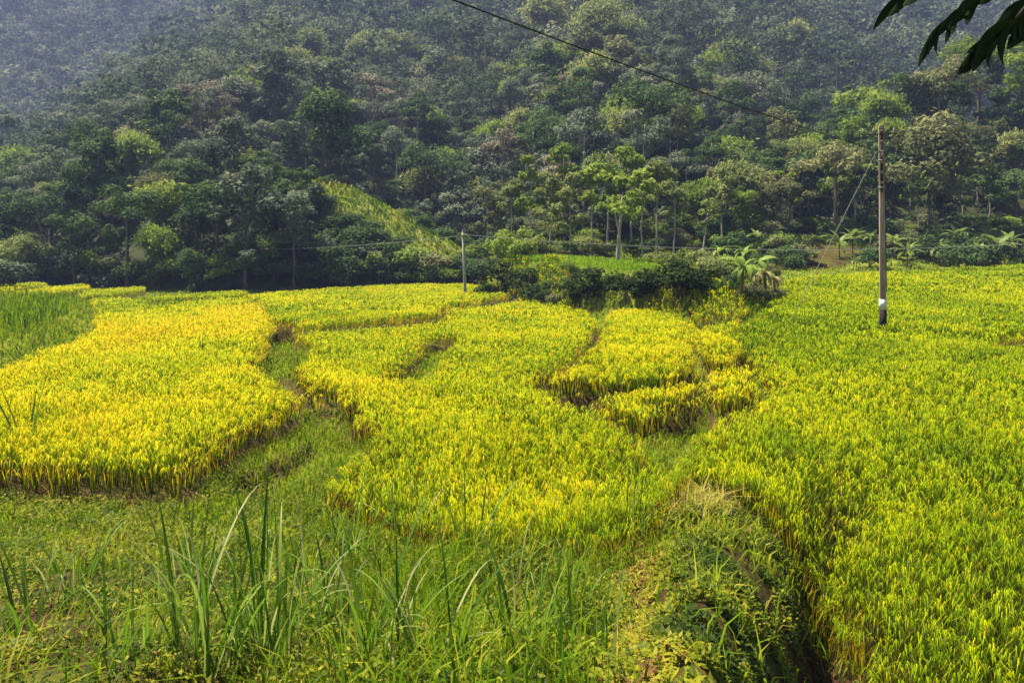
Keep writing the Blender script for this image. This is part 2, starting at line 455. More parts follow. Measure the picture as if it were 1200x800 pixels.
# ground: colour from three painted-in materials, chosen by where soil, grass and leaf litter lie
def ground_mat():
    m, t = new_mat('ground')
    def A(n):
        a = t.nodes.new('ShaderNodeAttribute'); a.attribute_name = n; return a.outputs['Fac']
    tc = t.nodes.new('ShaderNodeNewGeometry')
    def nz(sc_, det=6):
        n = t.nodes.new('ShaderNodeTexNoise'); n.inputs['Scale'].default_value = sc_; n.inputs['Detail'].default_value = det
        t.links.new(tc.outputs['Position'], n.inputs['Vector']); return n.outputs[0]
    n1 = nz(2.2); n2 = nz(9); n3 = nz(0.25)
    grass = ramp(t, [(0.3, (0.06, 0.09, 0.008)), (0.5, (0.13, 0.17, 0.012)), (0.7, (0.24, 0.25, 0.02))]); t.links.new(n1, grass.inputs[0])
    soil = ramp(t, [(0.3, (0.018, 0.009, 0.005)), (0.7, (0.070, 0.032, 0.014))]); t.links.new(n2, soil.inputs[0])
    litter = ramp(t, [(0.3, (0.010, 0.016, 0.006)), (0.5, (0.028, 0.036, 0.012)), (0.75, (0.06, 0.06, 0.022))]); t.links.new(nz(0.8), litter.inputs[0])
    dry = ramp(t, [(0.3, (0.12, 0.15, 0.03)), (0.5, (0.22, 0.24, 0.05)), (0.7, (0.32, 0.31, 0.08))]); t.links.new(nz(0.7), dry.inputs[0])
    cur = grass.outputs[0]
    for nm, c in (('soil', soil), ('litter', litter), ('dry', dry)):
        mx = t.nodes.new('ShaderNodeMix'); mx.data_type = 'RGBA'
        t.links.new(A(nm), mx.inputs['Factor']); t.links.new(cur, mx.inputs['A']); t.links.new(c.outputs[0], mx.inputs['B'])
        cur = mx.outputs['Result']
    b = t.nodes.new('ShaderNodeBsdfPrincipled'); b.inputs['Roughness'].default_value = 0.95
    b.inputs['Specular IOR Level'].default_value = 0.1
    t.links.new(cur, b.inputs['Base Color'])
    bp = t.nodes.new('ShaderNodeBump'); bp.inputs['Strength'].default_value = 0.6; bp.inputs['Distance'].default_value = 0.08
    t.links.new(n2, bp.inputs['Height']); t.links.new(bp.outputs[0], b.inputs['Normal'])
    o = t.nodes.new('ShaderNodeOutputMaterial'); t.links.new(b.outputs[0], o.inputs[0])
    return m
M_GROUND = ground_mat()

# ------------------------------------------------------------------ ground and hillside
KNOLL_GRASS = [(s * Y, Y) for s, Y in [(-0.305,106),(-0.285,110),(-0.21,107),(-0.13,101),(-0.06,95),(-0.075,88.5),(-0.13,91),(-0.20,95),(-0.25,97.5),(-0.285,101)]]
SOIL_CUT = [(s * Y, Y) for s, Y in [(0.37,72),(0.385,83),(0.44,84),(0.475,80),(0.465,75),(0.43,71)]]
RED_CUT = [(s * Y, Y) for s, Y in [(0.035,72),(0.03,79),(0.105,80),(0.115,75),(0.085,72)]]
def axis(lo, a, step, b, hi, g):
    mid = list(np.arange(a, b + 1e-6, step))
    up = []; st = step; v = mid[-1]
    while v < hi: st = min(st * g, 9); v += st; up.append(v)
    dn = []; st = step; v = mid[0]
    while v > lo: st = min(st * g, 9); v -= st; dn.append(v)
    return np.array(dn[::-1] + mid + up)
def graded(lo, hi, st):
    out = [lo]
    while out[-1] < hi: out.append(out[-1] + st(out[-1]))
    return np.array(out)
gx = graded(-640, 640, lambda v: 0.24 if abs(v) < 13 else min(0.24 + (abs(v) - 13) * 0.022, 9))
gy = graded(-70, 860, lambda v: 0.22 if 5 < v < 32 else min(0.22 + (v - 32) * 0.009, 9) if v >= 32 else min(0.22 + (5 - v) * 0.1, 6))
GX, GY = np.meshgrid(gx, gy)
GZ = ground(GX.ravel(), GY.ravel())
xr, yr = GX.ravel(), GY.ravel()
hl = is_hill(xr, yr)
inrice = np.zeros(len(xr), bool)
for k, v in PLOTS.items(): inrice |= in_poly(xr, yr, v[0])
sr = xr / np.maximum(yr, 1)
gapm = np.zeros(len(xr), bool)
for L_, hw_ in GAPS: gapm |= line_dist(xr, yr, L_) < hw_ * 1.2
a_soil = np.where(inrice & ~gapm, 0.75, 0.10) + 0.25 * vnoise(xr / 0.8, yr / 0.8, 8)
gd = np.full(len(xr), 9.0)
for L_, hw_ in GAPS:
    q_ = line_dist(xr, yr, L_) / hw_
    gd = np.minimum(gd, np.abs(q_ - 1.0))
a_soil = np.maximum(a_soil, (1 - sstep(0.2, 0.4, gd)) * 0.9)
pe_ = np.full(len(xr), 9.0)
sel_ = (yr > 5) & (yr < 70) & (np.abs(sr) < 0.9)
for k_, v_ in PLOTS.items():
    pe_[sel_] = np.minimum(pe_[sel_], line_dist(xr[sel_], yr[sel_], v_[0], True))
a_soil = np.maximum(a_soil, (1 - sstep(0.12, 0.4, pe_)) * 0.9)
a_soil += 0.75 * sstep(0.12, 0.2, sr) * (1 - sstep(0.46, 0.5, sr)) * sstep(3.5, 5, yr) * (1 - sstep(11.5, 13, yr))
a_soil += 0.7 * np.exp(-((sr - 0.43) / 0.05) ** 2) * sstep(5, 7, yr) * (1 - sstep(11.5, 13.5, yr))
for c in (SOIL_CUT, RED_CUT): a_soil = np.maximum(a_soil, in_poly(xr, yr, c) * (0.8 + 0.2 * vnoise(xr, yr, 9)))
t_fore = sstep(13, 9, yr) * (1 - sstep(0.2, 0.35, sr))
a_soil = np.maximum(a_soil, t_fore * (0.85 + 0.3 * vnoise(xr / 0.7, yr / 0.7, 10)))
cut = in_poly(xr, yr, SOIL_CUT) | in_poly(xr, yr, RED_CUT)
a_lit = np.where(hl & ~cut, 0.95, 0.0)
apr = (yr > 64) & (yr < 88) & (sr > -0.04) & hl
a_lit = np.where(apr & ~cut, np.where(sr > 0.3, sstep(74, 82, yr), sstep(66, 84, yr)) * 0.95, a_lit)
kg = in_poly(xr, yr, KNOLL_GRASS)
kd = line_dist(xr, yr, KNOLL_GRASS, True)
a_dry = np.where(kg, 0.9, np.clip(0.6 - kd / 4, 0, 1) * hl)
ny, nx = GX.shape
ii = np.arange(ny * nx).reshape(ny, nx)
Q = np.stack([ii[:-1, :-1], ii[:-1, 1:], ii[1:, 1:], ii[1:, :-1]], -1).reshape(-1, 4)
fh = hl[Q].sum(1) >= 2
for nm, sel, lab in (('valley_ground', ~fh, None), ('hillside', fh, None)):
    q = Q[sel]; u, inv = np.unique(q, return_inverse=True)
    V = np.stack([xr[u], yr[u], GZ[u]], 1)
    me = mesh_np(nm, V, inv.reshape(-1, 4), {'soil': np.clip(a_soil[u], 0, 1), 'litter': a_lit[u], 'dry': np.clip(a_dry[u], 0, 1)}, M_GROUND, True)
    o = link(nm, me); o['kind'] = 'structure'

# ------------------------------------------------------------------ rice
def rand_dirs(n):
    a = rng.uniform(0, 2 * np.pi, n)
    return np.stack([np.cos(a), np.sin(a), np.zeros(n)], 1)

def gap_mask(x, y):
    g = np.zeros(x.shape, bool)
    for L, hw in GAPS:
        g |= line_dist(x, y, L) < hw * (1 + 0.25 * vnoise(x / 0.8, y / 0.8, 77))
    return g

#        y0   y1  spacing blades panicles width(leaf, panicle)
ZONES = [(3, 11.5, 0.155, 14, 8, 0.0040, 0.0052),
         (11.5, 17, 0.165, 11, 7, 0.0055, 0.0068),
         (17, 27, 0.19, 9, 6, 0.0086, 0.0104),
         (27, 44, 0.24, 8, 5, 0.016, 0.017),
         (44, 115, 0.36, 8, 5, 0.030, 0.030)]
def grow_rice(poly, ripe, seed, height=RICE_H, near_green=0.0, ears=True, edge_dead=0.22):
    xs = [p[0] for p in poly]; ys = [p[1] for p in poly]
    acc = Acc()
    for (y0, y1, sp, nb, npan, wl, wp) in ZONES:
        lo, hi = max(min(ys), y0), min(max(ys), y1)
        if hi <= lo: continue
        X, Y = np.meshgrid(np.arange(min(xs), max(xs), sp), np.arange(lo, hi, sp))
        X = X.ravel() + rng.uniform(-0.62, 0.62, X.size) * sp; Y = Y.ravel() + rng.uniform(-0.62, 0.62, Y.size) * sp
        m = in_poly(X + 0.18 * vnoise(X / 0.7, Y / 0.7, seed), Y + 0.18 * vnoise(X / 0.7, Y / 0.7, seed + 1), poly) & (np.abs(X / Y) < 0.86) & (Y >= y0) & (Y < y1)
        X, Y = X[m], Y[m]
        m = ~gap_mask(X, Y); X, Y = X[m], Y[m]
        if not len(X): continue
        Z = ground(X, Y)
        n = len(X)
        dE = line_dist(X, Y, poly, True)
        for L, hw in GAPS: dE = np.minimum(dE, np.maximum(0, line_dist(X, Y, L) - hw))
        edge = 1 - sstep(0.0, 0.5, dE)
        H = height * (1 + 0.07 * fbm(X / 1.6, Y / 1.6, seed + 3) + rng.normal(0, 0.06, n)) - 0.03 * edge
        rp = ripe + 0.20 * fbm(X / 5.5, Y / 7, seed + 9) + 0.14 * fbm(X / 1.3, Y / 1.6, seed + 5) + rng.normal(0, 0.09, n)
        if near_green: rp = rp - near_green * (1 - sstep(9.5, 19, Y))
        C = np.stack([X, Y, Z], 1)
        up = np.array([0, 0, 1.0])
        def dist_in(a, b):
            q = line_dist(a, b, poly, True)
            for L, hw in GAPS: q = np.minimum(q, np.maximum(0, line_dist(a, b, L) - hw))
            return q
        ox = dist_in(X - 0.06, Y) - dist_in(X + 0.06, Y); oy = dist_in(X, Y - 0.06) - dist_in(X, Y + 0.06)
        out = np.stack([ox, oy, np.zeros(n)], 1); out /= np.linalg.norm(out, axis=1, keepdims=True) + 1e-6
        out = out * (edge * rng.uniform(0.0, 0.24, n))[:, None]
        H = H * (1 - edge * rng.uniform(0, 0.14, n))
        lx = np.stack([vnoise(X / 1.9, Y / 2.3, seed + 21), vnoise(X / 1.9, Y / 2.3, seed + 22), np.zeros(n)], 1) * 0.13
        out = out + lx
        # leaves
        N = n * nb
        c = np.repeat(C, nb, 0); h = np.repeat(H, nb); r = np.repeat(rp, nb)
        d = rand_dirs(N); rr = rng.uniform(0, sp * 0.42, N)[:, None]
        lean = rng.uniform(0.05, 0.36, N)[:, None] * h[:, None]
        hh = (h * rng.uniform(0.72, 1.08, N))[:, None]
        p0 = c + d * rr * 0.6
        p1 = c + d * (rr + lean * 0.40) + up * hh * 0.62
        p2 = c + d * (rr + lean * rng.uniform(1.0, 1.5, N)[:, None]) + up * hh * rng.uniform(0.86, 1.05, N)[:, None]
        side = np.stack([-d[:, 1], d[:, 0], np.zeros(N)], 1) * 0.8 + rand_dirs(N) * 0.6
        w = wl * rng.uniform(0.7, 1.3, N)
        tl = np.clip(0.10 + 0.42 * r + rng.normal(0, 0.10, N), 0.04, 0.72)
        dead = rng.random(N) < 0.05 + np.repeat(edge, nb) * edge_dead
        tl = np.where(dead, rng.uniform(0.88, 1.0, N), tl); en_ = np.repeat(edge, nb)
        oo = np.repeat(out, nb, 0); p1 = p1 + oo * 0.35; p2 = p2 + oo * 0.95 - up * (0.35 * np.linalg.norm(oo, axis=1))[:, None]
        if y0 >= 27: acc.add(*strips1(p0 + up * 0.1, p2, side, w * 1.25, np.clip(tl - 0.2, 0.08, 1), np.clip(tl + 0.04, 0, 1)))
        else: acc.add(*strips3(p0, p1, p2, side, w * 0.8, w, np.clip(tl - 0.35, 0, 0.12), np.where(dead, tl, np.clip(tl - 0.05 - 0.55 * en_, 0.01, 1)), np.clip(tl + 0.06, 0, 1)))  # mid-blade tint lowered at plot edges: brown sheaths with their shade put in
        if not ears: continue
        # drooping ears
        N = n * npan
        c = np.repeat(C, npan, 0); h = np.repeat(H, npan)[:, None]; r = np.repeat(rp, npan)
        d = rand_dirs(N); rr = rng.uniform(0, sp * 0.45, N)[:, None]
        hz = h * rng.uniform(0.84, 1.04, N)[:, None]
        p0 = c + d * rr + up * (hz - 0.16 * h)
        p1 = c + d * (rr + 0.04) + up * hz
        p2 = c + d * (rr + rng.uniform(0.07, 0.15, N)[:, None]) + up * (hz - rng.uniform(0.04, 0.16, N)[:, None])
        side = np.stack([-d[:, 1], d[:, 0], np.zeros(N)], 1)
        w = wp * rng.uniform(0.7, 1.3, N)
        tp = np.clip(0.22 + 0.62 * r + rng.normal(0, 0.08, N), 0.15, 0.9); tp = np.where(rng.random(N) < (0.06 if ripe > 0.4 else 0.015), 0.93, tp)
        oo = np.repeat(out, npan, 0); dz_ = up * (0.4 * np.linalg.norm(oo, axis=1))[:, None]; p0 = p0 + oo * 0.5 - dz_ * 0.4; p1 = p1 + oo * 0.9 - dz_; p2 = p2 + oo * 1.15 - dz_ * 1.5
        acc.add(*strips3(p0, p1, p2, side, w * 0.3, w, tp - 0.18, tp, tp))
    return acc

for i, (k, (poly, dz, ripe, lab, cat)) in enumerate(PLOTS.items()):
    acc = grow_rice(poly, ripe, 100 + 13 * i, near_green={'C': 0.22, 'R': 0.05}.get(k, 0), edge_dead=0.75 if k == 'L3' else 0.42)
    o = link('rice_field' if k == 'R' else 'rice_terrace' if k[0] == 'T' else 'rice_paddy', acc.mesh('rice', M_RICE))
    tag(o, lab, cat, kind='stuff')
# rice on top of the mound
MTOP = [(-0.6,68.5),(2.6,63),(5.8,55),(8.2,50.0),(11.0,49),(12.0,52),(9,60),(6,68),(0,71)]
acc = grow_rice(MTOP, 1.05, 555, height=0.65, ears=False)
tag(link('rice_terrace', acc.mesh('rice', M_YOUNG)), 'bright green young rice on top of the raised bank', 'rice terrace', kind='stuff')

# ------------------------------------------------------------------ short grass on the bunds and in the foreground
def grow_grass(X, Y, hmin, hmax, wd, tint, tv, lean=0.6, mat=M_GRASS):
    n = len(X); Z = ground(X, Y); C = np.stack([X, Y, Z], 1)
    up = np.array([0, 0, 1.0]); d = rand_dirs(n)
    h = rng.uniform(hmin, hmax, n)[:, None]; ln = h * rng.uniform(0.15, lean, n)[:, None]
    p0 = C; p1 = C + d * ln * 0.35 + up * h * 0.6; p2 = C + d * ln * 1.3 + up * h * rng.uniform(0.7, 1.0, n)[:, None]
    side = np.stack([-d[:, 1], d[:, 0], np.zeros(n)], 1) * 0.7 + rand_dirs(n) * 0.7
    w = wd * rng.uniform(0.6, 1.4, n)
    t = np.clip(tint + rng.normal(0, tv, n), 0, 1)
    return strips3(p0, p1, p2, side, w, w * 0.9, t, t, np.clip(t + 0.08, 0, 1))

# bunds: everything in the valley that is not rice, mound or foreground bank
def scatter(x0, x1, y0, y1, n):
    return rng.uniform(x0, x1, n), rng.uniform(y0, y1, n)
acc = Acc()
for (y0, y1, dens, wd, hm) in ((9.5, 20, 300, 0.010, 0.26), (20, 40, 110, 0.02, 0.28), (40, 95, 9, 0.045, 0.36)):
    A = 1.66 * (y1 * y1 - y0 * y0) / 2
    n = int(A * dens)
    y = np.sqrt(rng.uniform(y0 * y0, y1 * y1, n)); x = y * rng.uniform(-0.83, 0.83, n)
    m = ~is_hill(x, y)
    x, y = x[m], y[m]
    ric = np.zeros(len(x), bool); g = gap_mask(x, y)
    for k, v in PLOTS.items(): ric |= in_poly(x, y, v[0])
    m = (~ric | g) & ~in_poly(x, y, MTOP)
    x, y = x[m], y[m]
    nzv = fbm(x / 1.5, y / 1.5, 41)
    acc.add(*grow_grass(x, y, 0.08, hm, wd, 0.62 + 0.1 * nzv, 0.10))
tag(link('bund_grass', acc.mesh('bund_grass', M_GRASS)), 'short yellow-green grass on the paths between the rice plots', 'grass', kind='stuff')

# ------------------------------------------------------------------ trees
def quads_leaf(C, Nrm, size, asp=0.55, tint=None, droop=None):
    """rhombic leaves: base, side, tip, side"""
    n = len(C)
    r = rng.normal(size=(n, 3)); 
    if droop is not None: r = r * 0.5 + droop
    u = r - (r * Nrm).sum(1, keepdims=True) * Nrm
    u /= np.linalg.norm(u, axis=1, keepdims=True) + 1e-9
    v = np.cross(Nrm, u)
    s = size[:, None]
    V = np.empty((n, 4, 3))
    V[:, 0] = C - u * s * 0.5; V[:, 1] = C + v * s * asp * 0.5; V[:, 2] = C + u * s * 0.5; V[:, 3] = C - v * s * asp * 0.5
    Fc = np.arange(n * 4).reshape(n, 4)
    return V.reshape(-1, 3), Fc, np.repeat(tint, 4)

def clump_leaves(cen, rad, n, size, squash=0.75, tint=0.5, tv=0.12, low=-0.35, asp=0.6):
    d = rng.normal(size=(n * 2, 3)); d /= np.linalg.norm(d, axis=1, keepdims=True)
    d = d[d[:, 2] > low][:n]; n = len(d)
    r = rng.uniform(0.72, 1.08, n)[:, None]
    lump = 1 + 0.34 * np.sin(d[:, :1] * 5 + cen[0] * 3) * np.cos(d[:, 1:2] * 4 + cen[1])
    C = np.asarray(cen) + d * r * rad * lump * np.array([1, 1, squash])
    nr = d * 0.8 + np.array([0, 0, 0.55]) + rng.normal(0, 0.45, (n, 3))
    nr /= np.linalg.norm(nr, axis=1, keepdims=True)
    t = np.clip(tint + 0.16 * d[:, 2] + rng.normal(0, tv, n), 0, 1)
    return quads_leaf(C, nr, size * rng.uniform(0.6, 1.4, n), asp, t)

def trunk_mesh(h, r, limbs, mat, lean=(0, 0), name='trunk', sides=7):
    pts = [(0, 0, -0.6)]; rad = [r * 1.35]
    for i in range(1, 6):
        t = i / 5
        pts.append((lean[0] * t * t * h + rng.normal(0, 0.02 * h) * 0.4, lean[1] * t * t * h + rng.normal(0, 0.02 * h) * 0.4, h * t))
        rad.append(r * (1 - 0.62 * t))
    parts = [tube(pts, rad, sides)]
    for (z0, end, lr) in limbs:
        t = z0 / h
        a = Vector((np.interp(z0, [p[2] for p in pts], [p[0] for p in pts]), np.interp(z0, [p[2] for p in pts], [p[1] for p in pts]), z0))
        b = Vector(end); mid = a.lerp(b, 0.5) + Vector((0, 0, -0.08 * (b - a).length))
        parts.append(tube([a, mid, b], [lr, lr * 0.7, lr * 0.25], 5))
    V, Fc = join_vf(parts)
    return mesh_np(name, V, Fc, None, mat, True)

def tree_spec(kind, hf=1.0):
    """returns height, trunk radius, list of leaf clumps (centre, radius), pale"""
    cl = []
    if kind == 'round':
        h = 9.5; R0 = 3.5
        cl.append((np.array([0, 0, h * 0.78]), 2.0))
        for k in range(17):
            a = rng.uniform(0, 6.28); u = rng.uniform(0.35, 1.0); zz = rng.uniform(0.10, 1.0)
            rr = R0 * u * math.sin(math.pi * min(1, 0.22 + 0.72 * zz)) 
            cl.append((np.array([rr * math.cos(a), rr * math.sin(a), h * (0.26 + 0.68 * zz)]), rng.uniform(0.95, 1.8)))
        return h, 0.20, cl
    if kind == 'umbrella':
        h = 11.0
        for a_ in (0.5, 2.6, 4.7): cl.append((np.array([0.9 * math.cos(a_), 0.9 * math.sin(a_), h * 0.90]), 1.5))
        for k in range(16):
            a = rng.uniform(0, 6.28); rr = 5.0 * math.sqrt(rng.uniform(0.02, 1))
            cl.append((np.array([rr * math.cos(a), rr * math.sin(a), h * (0.98 - 0.20 * (rr / 5) ** 2) + rng.normal(0, 0.4)]), rng.uniform(1.0, 1.6)))
        return h, 0.26, cl
    if kind == 'tall':
        h = 13.0
        for k in range(10):
            a = rng.uniform(0, 6.28); rr = 2.3 * math.sqrt(rng.uniform(0.0, 1))
            cl.append((np.array([rr * math.cos(a), rr * math.sin(a), h * rng.uniform(0.70, 1.0)]), rng.uniform(0.8, 1.4)))
        return h, 0.14, cl
    if kind == 'ragged':
        h = 10.0
        cl.append((np.array([0, 0, h * 0.82]), 1.5)); cl.append((np.array([0.3, 0, h * 0.55]), 1.4))
        for k in range(15):
            a = rng.uniform(0, 6.28); zz = rng.uniform(0.28, 1.02); rr = rng.uniform(0.6, 3.9) * (1.15 - 0.6 * zz)
            cl.append((np.array([rr * math.cos(a), rr * math.sin(a), h * zz]), rng.uniform(0.45, 1.45)))
        return h, 0.18, cl
    if kind == 'slender':
        h = 8.6
        for k in range(11):
            a = rng.uniform(0, 6.28); zz = rng.uniform(0.45, 1.0); rr = rng.uniform(0.2, 1.7) * (1.2 - 0.55 * zz)
            cl.append((np.array([rr * math.cos(a), rr * math.sin(a), h * zz]), rng.uniform(0.45, 0.9)))
        return h, 0.10, cl
    if kind == 'bush':
        h = 2.4
        for k in range(13):
            a = rng.uniform(0, 6.28); rr = 1.45 * math.sqrt(rng.uniform(0, 1))
            cl.append((np.array([rr * math.cos(a), rr * math.sin(a), rng.uniform(0.35, 1.0) * h * (1 - 0.35 * rr / 1.45)]), rng.uniform(0.45, 0.85)))
        return h, 0.07, cl

def bamboo_leaves(n, size, spread=3.2, h=9.0):
    """feathery plumes hung along arching culms; returns verts etc. and culm paths"""
    acc = Acc(); culms = []
    nc = 30
    per = n // nc
    for k in range(nc):
        a = rng.uniform(0, 6.28); out = spread * rng.uniform(0.25, 1.0); hh = h * rng.uniform(0.7, 1.0) * (1 - 0.22 * out / spread)
        d = np.array([math.cos(a), math.sin(a), 0])
        def pt(t):
            t = np.asarray(t)[..., None]
            return d * (0.35 + out * t ** 2.2) + np.array([0, 0, 1.0]) * hh * (np.sin(np.minimum(t, 1.2) * 1.75) / 1.0)
        culms.append([tuple(pt(t)) for t in (0, 0.25, 0.5, 0.75, 1.0)])
        t = rng.uniform(0.28, 1.05, per) ** 0.8
        C = pt(t) + rng.normal(0, 1, (per, 3)) * np.array([0.55, 0.55, 0.4]) * (0.5 + 0.5 * t[:, None])
        nr = rng.normal(0, 0.6, (per, 3)) + np.array([0, 0, 0.7]) + d * 0.4
        nr /= np.linalg.norm(nr, axis=1, keepdims=True)
        tn = np.clip(0.30 + 0.35 * t + rng.normal(0, 0.13, per), 0, 1)
        V, Fc, T = quads_leaf(C, nr, size * rng.uniform(0.6, 1.5, per), 0.30, tn, droop=d * 0.5 + np.array([0, 0, -0.8]))
        acc.add(V, Fc, T)
    return acc, culms

def crown_acc(kind, nleaf, size):
    h, r, cl = tree_spec(kind)
    acc = Acc()
    tot = sum(c[1] ** 2 for c in cl)
    for c, rad in cl:
        n = max(6, int(nleaf * rad * rad / tot))
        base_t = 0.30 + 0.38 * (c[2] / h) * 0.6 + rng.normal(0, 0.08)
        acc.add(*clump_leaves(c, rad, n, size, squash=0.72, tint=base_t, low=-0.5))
    return acc, h, r, cl

VAR = {}
NV = {'round': 4, 'umbrella': 3, 'tall': 3, 'ragged': 4, 'slender': 4, 'bush': 4, 'bamboo': 4}
NLEAF = {'round': 3900, 'umbrella': 3300, 'tall': 2200, 'ragged': 3300, 'slender': 1900, 'bush': 1900, 'bamboo': 4300}
LSIZE = {'round': 0.39, 'umbrella': 0.39, 'tall': 0.36, 'ragged': 0.38, 'slender': 0.33, 'bush': 0.21, 'bamboo': 0.56}
for kind in NV:
    for j in range(NV[kind]):
        if kind == 'bamboo':
            acc, culms = bamboo_leaves(NLEAF[kind], LSIZE[kind])
            V, Fc = join_vf([tube(c, [0.05, 0.045, 0.035, 0.025, 0.012], 4, False) for c in culms])
            tm = mesh_np('culms', V, Fc, None, M_BARK, True); h = 9.0
        else:
            acc, h, r, cl = crown_acc(kind, NLEAF[kind], LSIZE[kind])
            lim = sorted(cl, key=lambda c: -c[1])[:5 if kind == 'umbrella' else 7]
            limbs = [(min(h * 0.6 if kind == 'ragged' else h * 0.7, max(h * 0.15, c[2] - rad * 0.5 - np.hypot(c[0], c[1]) * 0.6)), tuple(c), r * (0.26 if kind == 'umbrella' else 0.34)) for c, rad in lim]
            pale = kind in ('tall', 'slender')
            tm = trunk_mesh(h * {'ragged': 0.66, 'round': 0.74, 'umbrella': 0.80}.get(kind, 0.9), r, limbs, M_PALE if pale else M_BARK)
        pass
        cms = {}
        V = np.concatenate(acc.V); Fc = np.concatenate(acc.F); T = np.concatenate(acc.T)
        VAR[(kind, j)] = (tm, V, Fc, T, h, cms)

def crown_mesh(kind, j, colour):
    tm, V, Fc, T, h, cms = VAR[(kind, j)]
    if 'm' not in cms: cms['m'] = mesh_np('crown', V, Fc, {'tint': T}, CROWN[colour])
    return cms['m']

KNAME = {'round': ('broadleaf_tree', 'tree', 'trunk', 'crown'), 'umbrella': ('canopy_tree', 'tree', 'trunk', 'crown'), 'tall': ('tall_tree', 'tree', 'trunk', 'crown'),
         'ragged': ('forest_tree', 'tree', 'trunk', 'crown'), 'slender': ('slender_tree', 'tree', 'trunk', 'crown'), 'bush': ('shrub', 'shrub', 'stem', 'foliage'), 'bamboo': ('bamboo_clump', 'bamboo', 'culms', 'foliage')}
def plant_tree(kind, x, y, scale, colour, label, group=None, z=None, rz=None, sz=None):
    nm, cat, tn, cn = KNAME[kind]
    j = int(rng.integers(NV[kind]))
    if z is None: z = gz(x, y)
    e = link(nm, None, None, (x, y, z), (0, 0, rng.uniform(0, 6.28) if rz is None else rz), (scale, scale, scale * (sz or 1)))
    tag(e, label, cat, group)
    link(tn, VAR[(kind, j)][0], e)
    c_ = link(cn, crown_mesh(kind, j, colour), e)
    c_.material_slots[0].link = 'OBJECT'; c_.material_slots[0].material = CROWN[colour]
    return e

KPH = {'round': 'round-crowned tree', 'umbrella': 'flat-topped tree', 'tall': 'tall bare-trunked tree', 'ragged': 'ragged tree',
       'bamboo': 'bamboo clump', 'bush': 'shrub', 'slender': 'slender tree'}
def zone_of(px, py, s, y):
    if y > 105 and px < 330 and (py < 200 and px < 330 - 1.0 * (py)): return 'on the misty upper-left slope', 'trees on the misty upper left slope'
    if 190 < px < 540 and py > 175 and y < 125: return 'on the left knoll', 'trees on the left knoll'
    if px < 230 and py > 190: return 'behind the left terraces', 'trees at the foot of the left forest'
    if px < 420: return 'midway up the left slope', 'trees midway up the left slope'
    if px > 840 and y < 125: return 'on the dark right spur', 'trees on the right wooded spur'
    if px > 840: return 'on the hazy right slope', 'trees on the hazy right slope'
    if py > 190: return 'in the central hollow', 'trees in the central hollow'
    return 'on the central slope', 'trees on the central slope'
TREES = []
ORD = ['leftmost', 'second from left', 'third from left', 'fourth from left', 'fifth from left', 'sixth from left', 'seventh from left', 'eighth from left', 'ninth from left']
def name_trees():
    """labels: look and place first; look-alikes are told apart by a neighbour seen beside them, the last few by their order"""
    def full(t): return f"{t['size']}{t['col']} {KPH[t['kind']]} {t['zp']}"
    groups = {}
    for t in TREES: groups.setdefault(full(t), []).append(t)
    SH = {'round': 'round tree', 'umbrella': 'flat-topped tree', 'tall': 'tall tree', 'ragged': 'ragged tree', 'bamboo': 'bamboo', 'slender': 'slender tree', 'bush': 'shrub'}
    def order(lab, ts):
        ts.sort(key=lambda t: t['px'])
        for i, t in enumerate(ts):
            wd = ORD[i] if i < len(ts) - 1 or i == 0 else 'rightmost'
            t['lab'] = lab + ', ' + wd
    for lab, ts in groups.items():
        if len(ts) == 1: ts[0]['lab'] = lab; continue
        if len(ts) <= 6: order(lab, ts); continue
        sub = {}
        for t in ts:
            q = min((q for q in TREES if q is not t), key=lambda q: (q['px'] - t['px']) ** 2 + (q['py'] - t['py']) ** 2)
            dx, dy = q['px'] - t['px'], q['py'] - t['py']
            rel = ('left of' if dx > 0 else 'right of') if abs(dx) > abs(dy) else ('above' if dy > 0 else 'below')
            sub.setdefault(f"{lab}, {rel} {q['col'] + ' ' if t['kind'] != 'bush' else ''}{SH[q['kind']]}", []).append(t)
        for l2, t2 in sub.items():
            if len(t2) == 1: t2[0]['lab'] = l2
            elif len(t2) <= 9 and len(l2.split()) <= 13: order(l2, t2)
            else:
                for t in t2: t['lab'] = l2
    for t in TREES:
        t['e']['label'] = t['lab']; t['e']['group'] = t['zg']

# candidates by dart throwing on the hillside
cand = []
cell = {}
def try_pt(x, y, d):
    k = (int(x // 8), int(y // 8))
    for a in (-1, 0, 1):
        for b in (-1, 0, 1):
            for (qx, qy, qd) in cell.get((k[0] + a, k[1] + b), ()):
                if (qx - x) ** 2 + (qy - y) ** 2 < (0.5 * (d + qd)) ** 2: return False
    cell.setdefault(k, []).append((x, y, d))
    return True
NT = 60000
yy = np.sqrt(rng.uniform(64 ** 2, 660 ** 2, NT)); ss = rng.uniform(-0.80, 0.80, NT); xx = ss * yy
hz = hill(xx, yy); gzz = ground(xx, yy)
ok = is_hill(xx, yy) & ~in_poly(xx, yy, KNOLL_GRASS) & ~in_poly(xx, yy, SOIL_CUT) & ~in_poly(xx, yy, RED_CUT)
ok &= ~((yy < 84) & (ss > -0.04))
ok &= ~((yy > 430) & (ss > -0.2))
ok &= ~((yy < 107) & (ss > -0.27) & (ss < -0.02))
# lie of sight: keep what can be seen (crown top above everything nearer)
order = np.argsort(yy)
for i in order:
    if not ok[i]: continue
    d = (4.6 if yy[i] < 130 else 5.6 if yy[i] < 200 else 7.2) * (0.7 + 0.6 * ((i * 7919) % 100) / 100)
    if try_pt(xx[i], yy[i], d): cand.append((xx[i], yy[i], gzz[i]))
cand = np.array(cand)
